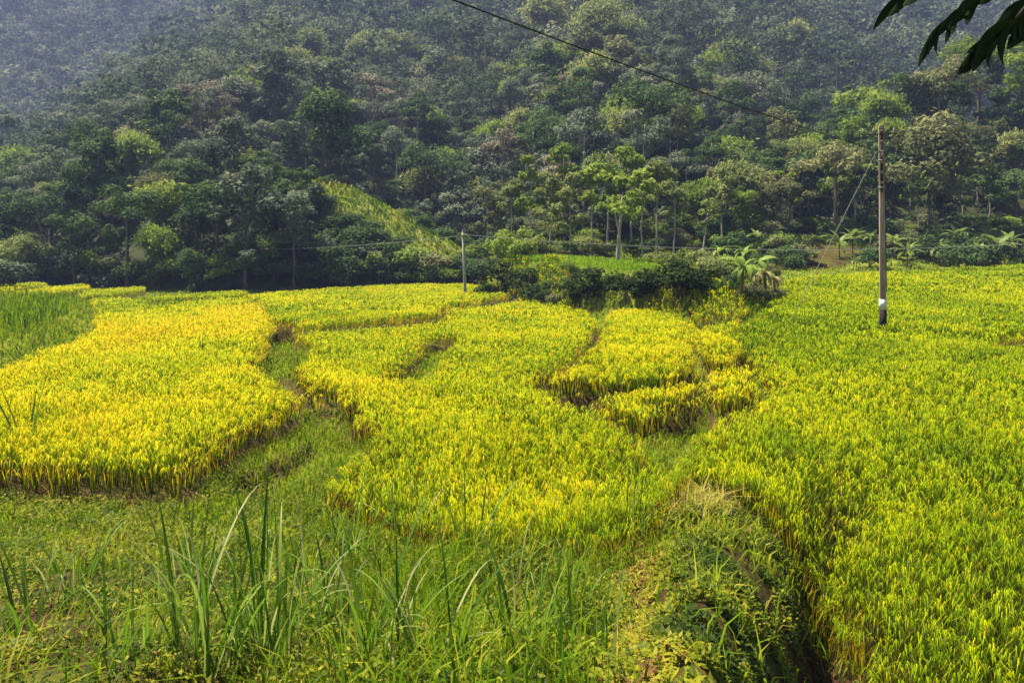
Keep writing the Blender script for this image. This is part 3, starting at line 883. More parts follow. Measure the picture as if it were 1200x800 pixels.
# which can be seen: compare the crown top with the land (plus part of a tree) in front along its line of sight
def visible(x, y, z, top=9.0, clear=5.5):
    t = np.linspace(0.3, 0.985, 60)[:, None]
    gx_ = x[None] * t; gy_ = y[None] * t
    g = ground(gx_.ravel(), gy_.ravel()).reshape(gx_.shape)
    g = g + np.where(is_hill(gx_.ravel(), gy_.ravel()).reshape(gx_.shape), clear, 0)
    ray = CAMZ + (z[None] + top - CAMZ) * t
    return (g < ray).all(0)
vis = visible(cand[:, 0], cand[:, 1], cand[:, 2])
print('candidates', len(cand), 'visible', vis.sum())
cand = cand[vis]

def pick_kind(x, y, z):
    s = x / y; px, py = px_of(x, y, z + 4)
    b = 0.06 + 0.36 * (vnoise(x / 22, y / 22, 61) > 0.35)
    if 540 < px < 780 and 50 < py < 190: b += 0.25
    if px < 200 and py > 190: b += 0.15
    if px > 1000: b *= 0.4
    u = rng.random()
    c = vnoise(x / 16, y / 16, 67) + rng.normal(0, 0.5)
    if u < b * 0.75:
        return 'bamboo', ('yellow-green' if c > -0.2 else 'light green')
    kind = rng.choice(['round', 'umbrella', 'tall', 'ragged'], p=[0.24, 0.12, 0.24, 0.40])
    if kind == 'tall' and y < 96: kind = 'ragged'
    if 190 < px < 540 and y < 120:
        kind = rng.choice(['round', 'ragged', 'umbrella'], p=[0.6, 0.3, 0.1]); colour = 'dark green' if rng.random() < 0.72 else 'grey-green'
    elif px > 840 and y < 125:
        colour = rng.choice(['dark green', 'olive', 'light green'], p=[0.68, 0.2, 0.12])
    else:
        colour = 'dark green' if c < -0.15 else 'grey-green' if c < 0.8 else 'olive' if c < 1.2 else 'brownish'
    return kind, colour

D = cand[:, 1]
inframe = np.abs(cand[:, 0] / cand[:, 1]) < 0.72
idx = np.argsort(D + np.where(inframe, 0, 1000))
NIND, NBAM = 290, 110
far_acc = Acc(); far_tr = Acc()
used = 0; usedb = 0
for q in idx:
    x, y, z = cand[q]
    kind, colour = pick_kind(x, y, z)
    sc_ = float(np.clip(rng.lognormal(-0.10, 0.27), 0.5, 1.7)) * (0.85 if y < 105 else 1.05 if y < 150 else 1.25 if y < 200 else 1.5)
    if kind == 'bamboo': sc_ = max(sc_, 0.8)
    if kind == 'tall': sc_ = min(sc_, 1.15)
    room = (usedb < NBAM) if kind == 'bamboo' else (used < NIND)
    if room and inframe[q]:
        px, py = px_of(x, y, z + 4)
        zp, zg = zone_of(px, py, x / y, y)
        rel_ = sc_ / (0.85 if y < 105 else 1.05 if y < 150 else 1.2 if y < 200 else 1.45); size = 'small ' if rel_ < 0.78 else 'big ' if rel_ > 1.06 else ''
        e = plant_tree(kind, x, y, sc_, colour, 'tree', zg, z=z)
        TREES.append(dict(e=e, kind=kind, col=colour, size=size, zp=zp, zg=zg, px=px, py=py))
        if kind == 'bamboo': usedb += 1
        else: used += 1
    else:
        n = 420 if y < 190 else 280 if y < 270 else 140 if y < 360 else 80
        j = int(rng.integers(NV[kind]))
        tm, V, Fc, T, h, cms = VAR[(kind, j)]
        nq = len(Fc)
        sel = rng.choice(nq, n, replace=False)
        grow = math.sqrt(nq / n) * 0.56
        v = V.reshape(-1, 4, 3)[sel]
        cc = v.mean(1, keepdims=True); v = cc + (v - cc) * grow
        a = rng.uniform(0, 6.28); ca, sa = math.cos(a), math.sin(a)
        v = v @ np.array([[ca, sa, 0], [-sa, ca, 0], [0, 0, 1]]) * sc_ + np.array([x, y, z])
        off = {'dark green': 0.05, 'grey-green': 0.25, 'olive': 0.40, 'brownish': 0.58, 'light green': 0.35, 'yellow-green': 0.45}[colour]
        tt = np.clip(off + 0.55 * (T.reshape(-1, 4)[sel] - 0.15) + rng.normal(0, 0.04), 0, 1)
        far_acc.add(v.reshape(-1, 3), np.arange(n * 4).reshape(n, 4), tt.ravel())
        if kind in ('tall', 'umbrella') and y < 300:
            hh = h * sc_ * 0.8; ww = 0.09 * sc_
            p = np.array([[x, y, z]]); sd_ = np.array([[1.0, 0.2, 0]])
            q4 = np.stack([p - sd_ * ww, p + sd_ * ww, p + sd_ * ww * 0.6 + [0, 0, hh], p - sd_ * ww * 0.6 + [0, 0, hh]], 1).reshape(-1, 3)
            far_tr.add(q4, np.arange(4).reshape(1, 4), np.zeros(4))
for q in range(len(cand)):     # leafy undergrowth between the trunks
    x0, y0, z0 = cand[q]
    for r_ in range(2 if y0 < 140 else 1):
        x = x0 + rng.normal(0, 2.6); y = y0 + rng.normal(0, 2.6)
        if in_poly(np.array([x]), np.array([y]), KNOLL_GRASS)[0] or y < 86: continue
        z = gz(x, y); rr_ = rng.uniform(1.1, 2.1)
        far_acc.add(*clump_leaves((x, y, z + rr_ * 0.45), rr_, 60 if y < 200 else 24, 0.7 if y < 200 else 1.0, tint=rng.uniform(0.12, 0.42), low=-0.2))
name_trees()
fo = link('forest', far_acc.mesh('forest', M_FOREST))
tag(fo, 'hazy forest covering the upper slopes beyond the nearer trees', 'forest', kind='stuff')
link('trunks', far_tr.mesh('trunks', M_PALE), fo)['kind'] = 'stuff'
print('forest quads', far_acc.n // 4, 'individuals', used, usedb)

# ------------------------------------------------------------------ shrubs and slim trees near the raised bank and along the forest foot
def shrub(px, Y, scale, colour, label, group=None, kind='bush', dz=0.0, sz=1.0):
    x = (px - 600) / F * Y
    return plant_tree(kind, x, Y, scale, colour, label, group, z=gz(x, Y) + dz, sz=sz)
BG = 'dark shrubs along the raised bank'
for px, Y, sc_, lab in [
    (583, 66.5, 1.05, 'low dark shrub at the left tip of the raised bank'), (600, 65.0, 1.35, 'tallest black-green shrub at the left end of the raised bank'), (621, 62.5, 1.15, 'dark shrub just right of the tallest bank shrub'),
    (642, 59.5, 0.80, 'small dark shrub on the brown part of the bank'), (668, 56.0, 0.85, 'dark shrub where the bank turns behind the yellow plot'), (688, 53.5, 1.0, 'dark shrub left of the middle of the long bank thicket'),
    (709, 52.0, 0.9, 'dark shrub at the middle of the long bank thicket'), (733, 49.0, 0.95, 'dark shrub right of the middle of the long bank thicket'), (757, 46.9, 1.0, 'broad dark shrub near the right end of the bank thicket'),
    (781, 44.8, 1.08, 'highest dark shrub near the right end of the bank thicket'), (803, 42.9, 0.95, 'dark shrub second from the right end of the bank thicket'), (822, 41.3, 0.80, 'last dark shrub at the right end of the bank thicket')]:
    shrub(px, Y, sc_ * 1.12, 'deep green', lab, BG, sz=0.78)
for px, Y, sc_, c, lab in [
    (826, 46.5, 0.85, 'yellow-green', 'bright yellow-green shrub on top of the bank behind the dark thicket'), (848, 42.0, 0.75, 'yellow-green', 'yellow-green shrub left of the bright banana plant'),
    (846, 46.5, 0.7, 'light green', 'light green shrub behind the yellow-green bank shrubs'), (806, 47.5, 0.55, 'light green', 'small light green shrub beside the young rice on the bank'),
    (652, 57.2, 0.5, 'olive', 'small olive shrub on the bare part of the bank'), (672, 57.5, 0.55, 'light green', 'light green shrub at the edge of the young rice'),
    (612, 70.0, 1.25, 'light green', 'light green shrub standing behind the tallest bank shrub'), (590, 72.0, 1.2, 'light green', 'light green shrub at the far left behind the bank'),
    (876, 39.4, 0.42, 'olive', 'small olive shrub between the bright and the withered bananas'), (890, 40.2, 0.45, 'yellow-green', 'small yellow-green shrub under the tall withered banana'), (903, 41.2, 0.4, 'olive', 'small olive shrub at the right foot of the banana cluster'),
    (858, 39.6, 0.42, 'dark green', 'tiny dark shrub at the foot of the bright banana plant'), (633, 71.0, 0.9, 'yellow-green', 'yellow-green shrub beside the red soil cut'),
    (700, 69.5, 0.85, 'dark green', 'dark shrub left of the white-trunked tree behind the bank'), (748, 68.5, 0.9, 'dark green', 'dark shrub right of the white-trunked tree behind the bank'),
    (672, 72.0, 1.0, 'dark green', 'dark shrub right of the red soil cut'), (776, 70.0, 0.95, 'yellow-green', 'yellow-green shrub on the terrace behind the bank'),
    (800, 71.0, 1.0, 'light green', 'light green shrub behind the right end of the young rice'), (905, 60.5, 0.55, 'olive', 'olive shrub behind the withered bananas'),
    (888, 66.0, 0.9, 'dark green', 'dark shrub behind the banana cluster')]:
    shrub(px, Y, sc_, c, lab, 'lighter shrubs around the raised bank')
SG = 'slender trees behind the raised bank'
for px, Y, sc_, c, lab in [
    (600, 76, 0.95, 'yellow-green', 'leftmost slender yellow-green tree behind the bank'), (622, 79, 1.15, 'light green', 'tall slender light green tree left of the red soil cut'),
    (645, 75, 1.05, 'yellow-green', 'slender yellow-green tree above the red soil cut'), (668, 72, 1.05, 'yellow-green', 'slender tree with a brown trunk right of the red soil cut'),
    (694, 76, 1.15, 'light green', 'slender light green tree midway between red cut and white-trunked tree'), (712, 80, 1.1, 'light green', 'slender light green tree behind the white-trunked tree'),
    (752, 74, 1.1, 'light green', 'slender light green tree right of the white-trunked tree'), (770, 78, 1.15, 'yellow-green', 'slender yellow-green tree above the young rice'),
    (790, 75, 0.95, 'yellow-green', 'slender yellow-green tree at the right of the bank row'), (845, 80, 1.0, 'yellow-green', 'slender yellow-green tree above the banana cluster'),
    (740, 84, 1.25, 'light green', 'rear slender light green tree above the bank row'), (660, 85, 1.25, 'light green', 'rear slender light green tree above the red cut')]:
    shrub(px, Y, sc_, c, lab, SG, kind='slender')

# single tree with a thick white trunk behind the young rice
x = (724 - 600) / F * 63
e = link('white_trunked_tree', None, None, (x, 63, gz(x, 63)))
tag(e, 'tree with a thick white trunk behind the young rice on the bank', 'tree')
V_, F_ = join_vf([tube([(0, 0, -0.5), (0.05, 0, 1.2), (0.12, 0, 2.6), (0.3, 0, 4.6), (0.42, 0, 6.0)], [0.21, 0.17, 0.13, 0.10, 0.06], 8),
                  tube([(0.12, 0, 2.4), (-0.15, 0.1, 3.9), (-0.5, 0.2, 5.4)], [0.08, 0.05, 0.03], 6), tube([(0.25, 0, 3.8), (0.9, -0.3, 5.0), (1.4, -0.4, 5.9)], [0.06, 0.04, 0.02], 6)])
link('trunk', mesh_np('trunk', V_, F_, None, M_PALE, True), e)
acc = Acc()
for k in range(13):
    a_ = rng.uniform(0, 6.28); r_ = rng.uniform(0.2, 1.9)
    acc.add(*clump_leaves((0.4 + r_ * math.cos(a_), r_ * math.sin(a_), rng.uniform(4.4, 7.4)), rng.uniform(0.45, 0.85), 85, 0.34, tint=0.45))
link('crown', acc.mesh('crown', CROWN['light green']), e)
# thin leaning sapling at the right of the bank
x = (823 - 600) / F * 52
e = link('sapling', None, None, (x, 52, gz(x, 52)))
tag(e, 'thin pale leaning sapling with a sparse top above the banana cluster', 'tree')
V_, F_ = tube([(0, 0, -0.3), (0.05, 0, 1.6), (0.25, 0, 3.2), (0.5, 0, 4.9)], [0.07, 0.06, 0.045, 0.02], 6)
link('trunk', mesh_np('trunk', V_, F_, None, M_PALE, True), e)
acc = Acc()
for c, r_ in (((0.5, 0, 4.9), 0.55), ((0.2, 0.2, 4.3), 0.4), ((0.75, -0.2, 4.5), 0.4), ((0.1, 0, 3.5), 0.3)):
    acc.add(*clump_leaves(c, r_, 60, 0.28, tint=0.5))
link('crown', acc.mesh('crown', CROWN['yellow-green']), e)

# shrubs along the foot of the forest: left hedge line and knoll slope, right terrace foot
k = 0
LEFTSH = []
for px in np.arange(-40, 575, 11.0):
    s_ = (px - 600) / F + rng.normal(0, 0.004)
    ys_ = np.linspace(70, 125, 150); hh = is_hill(s_ * ys_, ys_)
    Yf = float(ys_[np.argmax(hh)]) + rng.uniform(0.5, 4)
    if rng.random() < 0.12: continue
    LEFTSH.append((px, Yf))
for i_, (px, Yf) in enumerate(LEFTSH):
    c = str(rng.choice(['dark green', 'light green', 'olive', 'grey-green'], p=[0.5, 0.25, 0.15, 0.1])); sc_ = rng.uniform(0.85, 1.75)
    x = (px - 600) / F * Yf
    e = plant_tree('bush', x, Yf, sc_, c, 'shrub', 'x', sz=0.85)
    TREES.append(dict(e=e, kind='bush', col=c, size='small ' if sc_ < 1.1 else 'big ' if sc_ > 1.45 else '', zp='at the left forest edge' if px < 240 else 'under the left knoll', zg='shrubs along the left forest edge' if px < 240 else 'shrubs at the foot of the left knoll', px=px, py=px_of(x, Yf, gz(x, Yf) + 1)[1]))
for i_ in range(200):
    px = rng.uniform(312, 566); Yf = rng.uniform(86, 105)
    x = (px - 600) / F * Yf
    if (in_poly(np.array([x]), np.array([Yf]), KNOLL_GRASS)[0] and rng.random() < 0.95) or not is_hill(np.array([x]), np.array([Yf]))[0]: continue
    c = str(rng.choice(['dark green', 'light green', 'olive'], p=[0.74, 0.2, 0.06])); sc_ = rng.uniform(0.8, 1.6)
    e = plant_tree('bush', x, Yf, sc_, c, 'shrub', 'x', sz=0.8)
    TREES.append(dict(e=e, kind='bush', col=c, size='small ' if sc_ < 1.0 else 'big ' if sc_ > 1.35 else '', zp=('low' if Yf < 92 else 'halfway' if Yf < 98 else 'high') + ' on the knoll ' + ('left' if px < 400 else 'middle' if px < 490 else 'right'), zg='shrubs on the green side of the left knoll', px=px, py=px_of(x, Yf, gz(x, Yf) + 1)[1]))
for i_ in range(125):
    px = rng.uniform(800, 1235); Yf = rng.uniform(70, 90)
    x = (px - 600) / F * Yf
    if in_poly(np.array([x]), np.array([Yf]), SOIL_CUT)[0] or (Yf < 73 and rng.random() < 0.6): continue
    if 925 < px < 1015 and Yf < 84: continue
    c = str(rng.choice(['dark green', 'light green', 'olive'], p=[0.74, 0.18, 0.08])); sc_ = rng.uniform(0.55, 1.4)
    e = plant_tree('bush', x, Yf, sc_, c, 'shrub', 'x', sz=0.8)
    TREES.append(dict(e=e, kind='bush', col=c, size='small ' if sc_ < 0.75 else 'big ' if sc_ > 1.05 else '', zp='above the banana cluster' if px < 930 else 'between soil cut and tall pole' if px < 1035 else 'just right of the tall pole' if px < 1120 else 'behind the field at far right', zg='shrubs on the terraces behind the right field', px=px, py=px_of(x, Yf, gz(x, Yf) + 1)[1]))
for i_ in range(20):
    px = rng.uniform(585, 830); Yf = rng.uniform(76, 90); x = (px - 600) / F * Yf
    if in_poly(np.array([x]), np.array([Yf]), RED_CUT)[0]: continue
    c = str(rng.choice(['dark green', 'light green', 'olive', 'yellow-green'])); sc_ = rng.uniform(0.6, 1.3)
    e = plant_tree('bush', x, Yf, sc_, c, 'shrub', 'x', sz=0.8)
    TREES.append(dict(e=e, kind='bush', col=c, size='small ' if sc_ < 0.8 else 'big ' if sc_ > 1.1 else '', zp='under the slender trees', zg='shrubs under the slender trees', px=px, py=px_of(x, Yf, gz(x, Yf) + 1)[1]))
for i_ in range(16):
    px = rng.uniform(880, 1215); Yf = rng.uniform(84, 96); x = (px - 600) / F * Yf
    c = str(rng.choice(['light green', 'dark green'])); sc_ = rng.uniform(0.7, 1.1)
    e = plant_tree('slender', x, Yf, sc_, c, 'tree', 'x')
    TREES.append(dict(e=e, kind='slender', col=c, size='small ' if sc_ < 0.85 else '', zp='at the right spur foot', zg='slender trees at the foot of the right spur', px=px, py=px_of(x, Yf, gz(x, Yf) + 4)[1]))
name_trees()

# ------------------------------------------------------------------ banana plants and rosette plants, each leaf a part
def broad_leaf(L, W, bend, fold, nseg=7, taper=0.5, mat=M_BANANA, tear=0.0):
    """a leaf along +X rising then arching over; V-folded about the midrib"""
    V = []; T = []
    ang = bend[0]; p = np.array([0.0, 0.0, 0.0]); st = L / nseg
    for i in range(nseg + 1):
        t = i / nseg
        wv = W * (0.08 + 0.92 * math.sin(math.pi * min(1, max(0, (t - 0.12) / 0.92)) ** taper)) if t > 0.1 else W * 0.08
        if i == nseg: wv = W * 0.04
        f = fold * (1 - 0.5 * t)
        jl, jr = (1 - tear * rng.random()), (1 - tear * rng.random())
        V += [(p[0], wv * jl, p[2] + wv * f), (p[0], 0, p[2]), (p[0], -wv * jr, p[2] + wv * f)]
        T += [0.5 + 0.1 * t, 0.75, 0.5 + 0.1 * t]
        p = p + np.array([math.cos(ang), 0, math.sin(ang)]) * st
        ang -= bend[1] / nseg
    Fc = []
    for i in range(nseg):
        a = i * 3
        Fc += [(a, a + 3, a + 4, a + 1), (a + 1, a + 4, a + 5, a + 2)]
    return mesh_np('leaf', V, Fc, {'tint': T}, mat, True)
BL = [broad_leaf(1.5 + 0.2 * i, 0.23, (1.15 - 0.12 * i, 1.9 + 0.25 * i), 0.25, tear=0.35) for i in range(4)]
RL = [broad_leaf(1.65, 0.21, (1.1 - 0.2 * i, 1.1 + 0.3 * i), 0.3, mat=M_ROSETTE) for i in range(4)]
WL = [broad_leaf(1.3, 0.14, (0.7 - 0.5 * i, 2.6), 0.6, mat=M_WITHER, tear=0.6) for i in range(3)]
V_, F_ = tube([(0, 0, -0.3), (0.02, 0, 0.7), (0, 0.02, 1.4), (0, 0, 1.75)], [0.14, 0.12, 0.09, 0.06], 8)
BTR = mesh_np('stem', V_, F_, None, M_BSTEM, True)
V_, F_ = tube([(0, 0, -0.3), (0.03, 0, 0.6), (0, 0, 1.2)], [0.06, 0.05, 0.04], 6)
RTR = mesh_np('stem', V_, F_, None, M_BARK, True)
def leafy(name, cat, label, group, px, Y, scale, kind, z=None):
    x = (px - 600) / F * Y
    e = link(name, None, None, (x, Y, gz(x, Y) if z is None else z), (rng.normal(0, 0.05), rng.normal(0, 0.05), rng.uniform(0, 6.28)), scale)
    tag(e, label, cat, group)
    ban = kind != 'r'
    link('stem', BTR if ban else RTR, e)
    n = 9 if ban else 13
    for i in range(n):
        a = i * 2.4 + rng.normal(0, 0.2)
        me = BL[i % 4] if kind == 'b' else RL[i % 4] if kind == 'r' else (WL[i % 3] if i % 3 else BL[i % 4])
        link('leaf', me, e, (0, 0, (1.62 if ban else 1.12) + 0.05 * rng.random()), (rng.normal(0, 0.15), rng.normal(0, 0.18), a), rng.uniform(0.75, 1.1))
    return e
for px, Y, sc_, kind, lab in [
    (868, 38.6, 1.0, 'b', 'bright green banana plant at the right corner of the raised bank'), (843, 55, 0.8, 'b', 'pale banana plant beside the thin sapling'),
    (884, 40.2, 0.8, 'w', 'half-withered banana plant right of the bright one'), (897, 41.0, 1.0, 'w', 'tall withered banana plant in the middle of the cluster'),
    (909, 42.4, 0.85, 'w', 'withered banana plant at the right end of the cluster'), (891, 44.5, 0.95, 'w', 'withered banana plant at the back of the cluster'), (874, 47.0, 0.9, 'b', 'green banana plant behind the bright corner one')]:
    leafy('banana_plant', 'banana plant', lab, 'banana plants on the raised bank', px, Y, sc_, kind)
for px, Y, sc_, lab in [
    (237, 89, 0.85, 'small pale banana plant left of the yellow bush at the left forest edge'), (205, 90, 0.7, 'low banana plant at the far left of the forest edge row'), (335, 88.5, 1.05, 'pale banana plant in the dark gap under the knoll'),
    (352, 88.8, 0.85, 'banana plant right of the pale one under the knoll'), (376, 88.5, 0.95, 'banana plant at the right end of the row under the knoll'), (312, 89, 0.7, 'small banana plant left of the pale one under the knoll'), (283, 88, 0.7, 'small banana plant beside the yellow bush')]:
    leafy('banana_plant', 'banana plant', lab, 'banana plants along the left forest edge', px, Y, sc_, 'b')
for px, Y, sc_, lab in [
    (984, 76, 1.35, 'rosette-leaved plant right of the bare soil cut'), (999, 78, 1.3, 'taller rosette plant behind the one by the soil cut'), (1022, 79, 1.1, 'rosette plant just left of the tall utility pole'),
    (1048, 76, 1.3, 'rosette plant right of the tall utility pole'), (1066, 78, 1.25, 'rosette plant above the dark bush right of the pole'), (1062, 72.5, 1.2, 'rosette plant low in the dark bush right of the pole'),
    (1096, 74.5, 1.15, 'lone rosette plant on the grassy terrace strip'), (1118, 79, 1.35, 'rosette plant on the upper terrace under bare trunks'), (1132, 81, 1.3, 'rosette plant right of the upper terrace one'),
    (1160, 79, 1.3, 'rosette plant above the big cluster at far right'), (1168, 73, 1.55, 'big rosette plant in front of the far right cluster'), (1150, 72.5, 1.2, 'rosette plant low at the left of the far right cluster'),
    (1185, 76, 1.4, 'rosette plant at the right edge of the far right cluster'), (886, 80, 1.05, 'rosette plant above the banana cluster'), (905, 82, 1.05, 'rosette plant left of the bare soil cut'), (1000, 70.5, 0.6, 'tiny bright rosette plant on the low terrace left of the pole'), (954, 73.5, 0.7, 'small rosette plant in front of the bare soil cut'), (925, 73, 0.8, 'low rosette plant at the left foot of the soil cut')]:
    leafy('rosette_plant', 'plant', lab, 'rosette plants on the right terraces', px, Y, sc_, 'r')

# ------------------------------------------------------------------ foreground: weeds, grass, tall clumps
n = 90000
y = np.sqrt(rng.uniform(4.6 ** 2, 14.8 ** 2, n)); x = y * rng.uniform(-0.85, 0.36, n)
ric = np.zeros(n, bool)
for kk, v in PLOTS.items(): ric |= in_poly(x, y, v[0])
m = ~ric; x, y = x[m], y[m]
den = (0.40 + 0.5 * fbm(x / 0.55, y / 0.55, 51)) * (0.45 + 0.55 * sstep(-0.4, -0.05, x / y)); m = rng.random(len(x)) < den; x, y = x[m], y[m]
acc = Acc()
lush = sstep(-0.4, -0.05, x / y) * (1 - 0.85 * sstep(9.2, 10.8, y)) * (1 - 1.0 * sstep(0.08, 0.14, x / y) * sstep(12.8, 11.8, y))
mw = rng.random(len(x)) > 0.88 * sstep(0.11, 0.18, x / y) * sstep(12.5, 11.5, y); x, y, lush = x[mw], y[mw], lush[mw]
acc.add(*grow_grass(x, y, 0.10, 0.40, 0.006, 0.47 + 0.22 * vnoise(x / 0.7, y / 0.7, 55), 0.19, lean=1.2))
m = rng.random(len(x)) < 0.30 * lush * (0.5 + 0.5 * vnoise(x / 0.8, y / 0.8, 57))
acc.add(*grow_grass(x[m], y[m], 0.3, 0.75, 0.009, 0.46, 0.14, lean=0.6))
m = rng.random(len(x)) < 0.5 * lush
acc.add(*grow_grass(x[m] + 0.05, y[m], 0.15, 0.45, 0.007, 0.52, 0.14, lean=0.8))
tag(link('foreground_grass', acc.mesh('foreground_grass', M_GRASS)), 'green and straw-coloured grass covering the near bank', 'grass', kind='stuff')
# tall grass fringe along the near edge of the central paddy
poly = PLOTS['C'][0]
fr = P([(395,560),(420,596),(480,612),(540,630),(600,648),(640,664),(690,682),(715,676)], 0.3)
acc = Acc(); X = []; Y = []
for i_ in range(len(fr) - 1):
    a_, b_ = np.array(fr[i_]), np.array(fr[i_ + 1]); q = rng.random(330)[:, None]
    p = a_ + (b_ - a_) * q + rng.normal(0, 0.28, (330, 2)); X.append(p[:, 0]); Y.append(p[:, 1] - 0.1)
X = np.concatenate(X); Y = np.concatenate(Y)
acc.add(*grow_grass(X, Y, 0.2, 0.52, 0.007, 0.58, 0.2, lean=0.7))
tag(link('grass_fringe', acc.mesh('grass_fringe', M_GRASS)), 'tall mixed grass along the near edge of the central paddy', 'grass', kind='stuff')

acc = Acc()
xs2, ys2 = scatter(2.0, 4.6, 10.6, 13.4, 2600)
ric = np.zeros(len(xs2), bool)
for kk, v in PLOTS.items(): ric |= in_poly(xs2, ys2, v[0])
m = ~ric & (np.abs(xs2 / ys2 - 0.235) < 0.06); xs2, ys2 = xs2[m], ys2[m]
acc.add(*grow_grass(xs2, ys2, 0.15, 0.45, 0.007, 0.92, 0.08, lean=1.6))
tag(link('dry_grass', acc.mesh('dry_grass', M_GRASS)), 'straw-coloured dry grass on the bund above the weed hollow', 'grass', kind='stuff')
def weed_leaves(x, y, hmax, size, tint, tv):
    n = len(x); z = ground(x, y)
    C = np.stack([x, y, z + rng.uniform(0.03, 1.0, n) ** 1.3 * hmax], 1)
    d = rand_dirs(n); nr = np.array([0, 0, 1.0]) + d * rng.uniform(0.1, 0.9, n)[:, None]
    nr /= np.linalg.norm(nr, axis=1, keepdims=True)
    return quads_leaf(C, nr, size * rng.uniform(0.6, 1.5, n), 0.38, np.clip(tint + rng.normal(0, tv, n), 0, 1), droop=d + np.array([0, 0, -0.5]))
n = 90000
y = np.sqrt(rng.uniform(3.6 ** 2, 12.6 ** 2, n)); x = y * rng.uniform(0.08, 0.49, n)
ric = np.zeros(n, bool)
for kk, v in PLOTS.items(): ric |= in_poly(x, y, v[0])
s_ = x / y
m = ~ric & (rng.random(n) < sstep(0.09, 0.17, s_) * 0.9) & (fbm(x / 0.36, y / 0.36, 61) > -0.30)
x, y = x[m], y[m]
acc = Acc(); hm = 0.05 + 0.20 * (0.5 + 0.5 * vnoise(x / 0.4, y / 0.4, 63)) * (0.4 + 0.6 * rng.random(len(x)))
acc.add(*weed_leaves(x, y, hm, 0.066, 0.33 + 0.26 * vnoise(x / 0.45, y / 0.45, 65) + 0.22 * np.exp(-((x / y - 0.17) / 0.05) ** 2) + 0.28 * (vnoise(x / 0.35, y / 0.35, 66) > 0.45) + 0.25 * (1 - sstep(0.12, 0.26, x / y)), 0.14))
nb_ = 420
yb = np.sqrt(rng.uniform(4.5 ** 2, 12 ** 2, nb_)); xb = yb * rng.uniform(0.20, 0.42, nb_)
acc_b = Acc(); acc_b.add(*grow_grass(xb, yb, 0.14, 0.36, 0.006, 0.5, 0.2, lean=1.3))
tag(link('hollow_grass', acc_b.mesh('hollow_grass', M_GRASS)), 'arching grass blades scattered over the weed hollow', 'grass', kind='stuff')
tag(link('weed_patch', acc.mesh('weed_patch', M_WEED)), 'dense leafy weeds in the hollow beside the right rice field', 'weeds', kind='stuff')
n = 90000
y = np.sqrt(rng.uniform(4.8 ** 2, 14.5 ** 2, n)); x = y * rng.uniform(-0.85, 0.16, n)
ric = np.zeros(n, bool)
for kk, v in PLOTS.items(): ric |= in_poly(x, y, v[0])
m = ~ric & (fbm(x / 0.45, y / 0.45, 71) > -0.12); x, y = x[m], y[m]
acc = Acc(); acc.add(*weed_leaves(x, y, 0.26, 0.060, 0.48 + 0.22 * vnoise(x / 0.6, y / 0.6, 75), 0.17))
tag(link('ground_weeds', acc.mesh('ground_weeds', M_WEED)), 'small-leaved yellowish weeds low on the near bank', 'weeds', kind='stuff')

# long blades for the tall clumps
def blade_mesh(arch, tipdroop, mat=M_BLADE):
    nseg = 10; V = []; T = []; p = np.zeros(3); ang = 1.45
    base_t = rng.uniform(0.3, 0.6)
    for i in range(nseg + 1):
        t = i / nseg
        wv = 0.0075 * (0.4 + 0.9 * math.sin(math.pi * (0.15 + 0.62 * t))) * (1 - t ** 3) + 0.0006
        V += [(p[0], wv, p[2] + wv * 0.45), (p[0], 0, p[2]), (p[0], -wv, p[2] + wv * 0.45)]
        T += [base_t, base_t + 0.22, base_t]
        p = p + np.array([math.cos(ang), 0, math.sin(ang)]) / nseg
        ang -= (arch + tipdroop * max(0, t - 0.55) * 4) / nseg
    Fc = []
    for i in range(nseg):
        a = i * 3; Fc += [(a, a + 3, a + 4, a + 1), (a + 1, a + 4, a + 5, a + 2)]
    return mesh_np('leaf', V, Fc, {'tint': T}, mat, True)
BLADES = [blade_mesh(a, d) for a, d in ((0.15, 0.2), (0.5, 0.6), (0.9, 1.2), (1.1, 2.0), (0.35, 2.4), (0.6, 0.4))]
def grass_clump(px, py, height, n, label, group='tall grass clumps on the near bank', spread=0.24):
    n = int(n * 1.9)
    x, y, z = hit(px, py)
    e = link('grass_clump', None, None, (x, y, z - 0.03), (0, 0, rng.uniform(0, 6.28)))
    tag(e, label, 'grass clump', group)
    for i in range(n):
        a = rng.uniform(0, 6.28); r_ = spread * math.sqrt(rng.random())
        L = 1.22 * height * rng.uniform(0.5, 1.12)
        link('leaf', BLADES[int(rng.integers(6))], e, (r_ * math.cos(a), r_ * math.sin(a), 0), (0, rng.normal(0.06, 0.13), a + rng.normal(0, 0.8)), (L, L ** 0.4 * rng.uniform(0.7, 1.7), L))
    return e
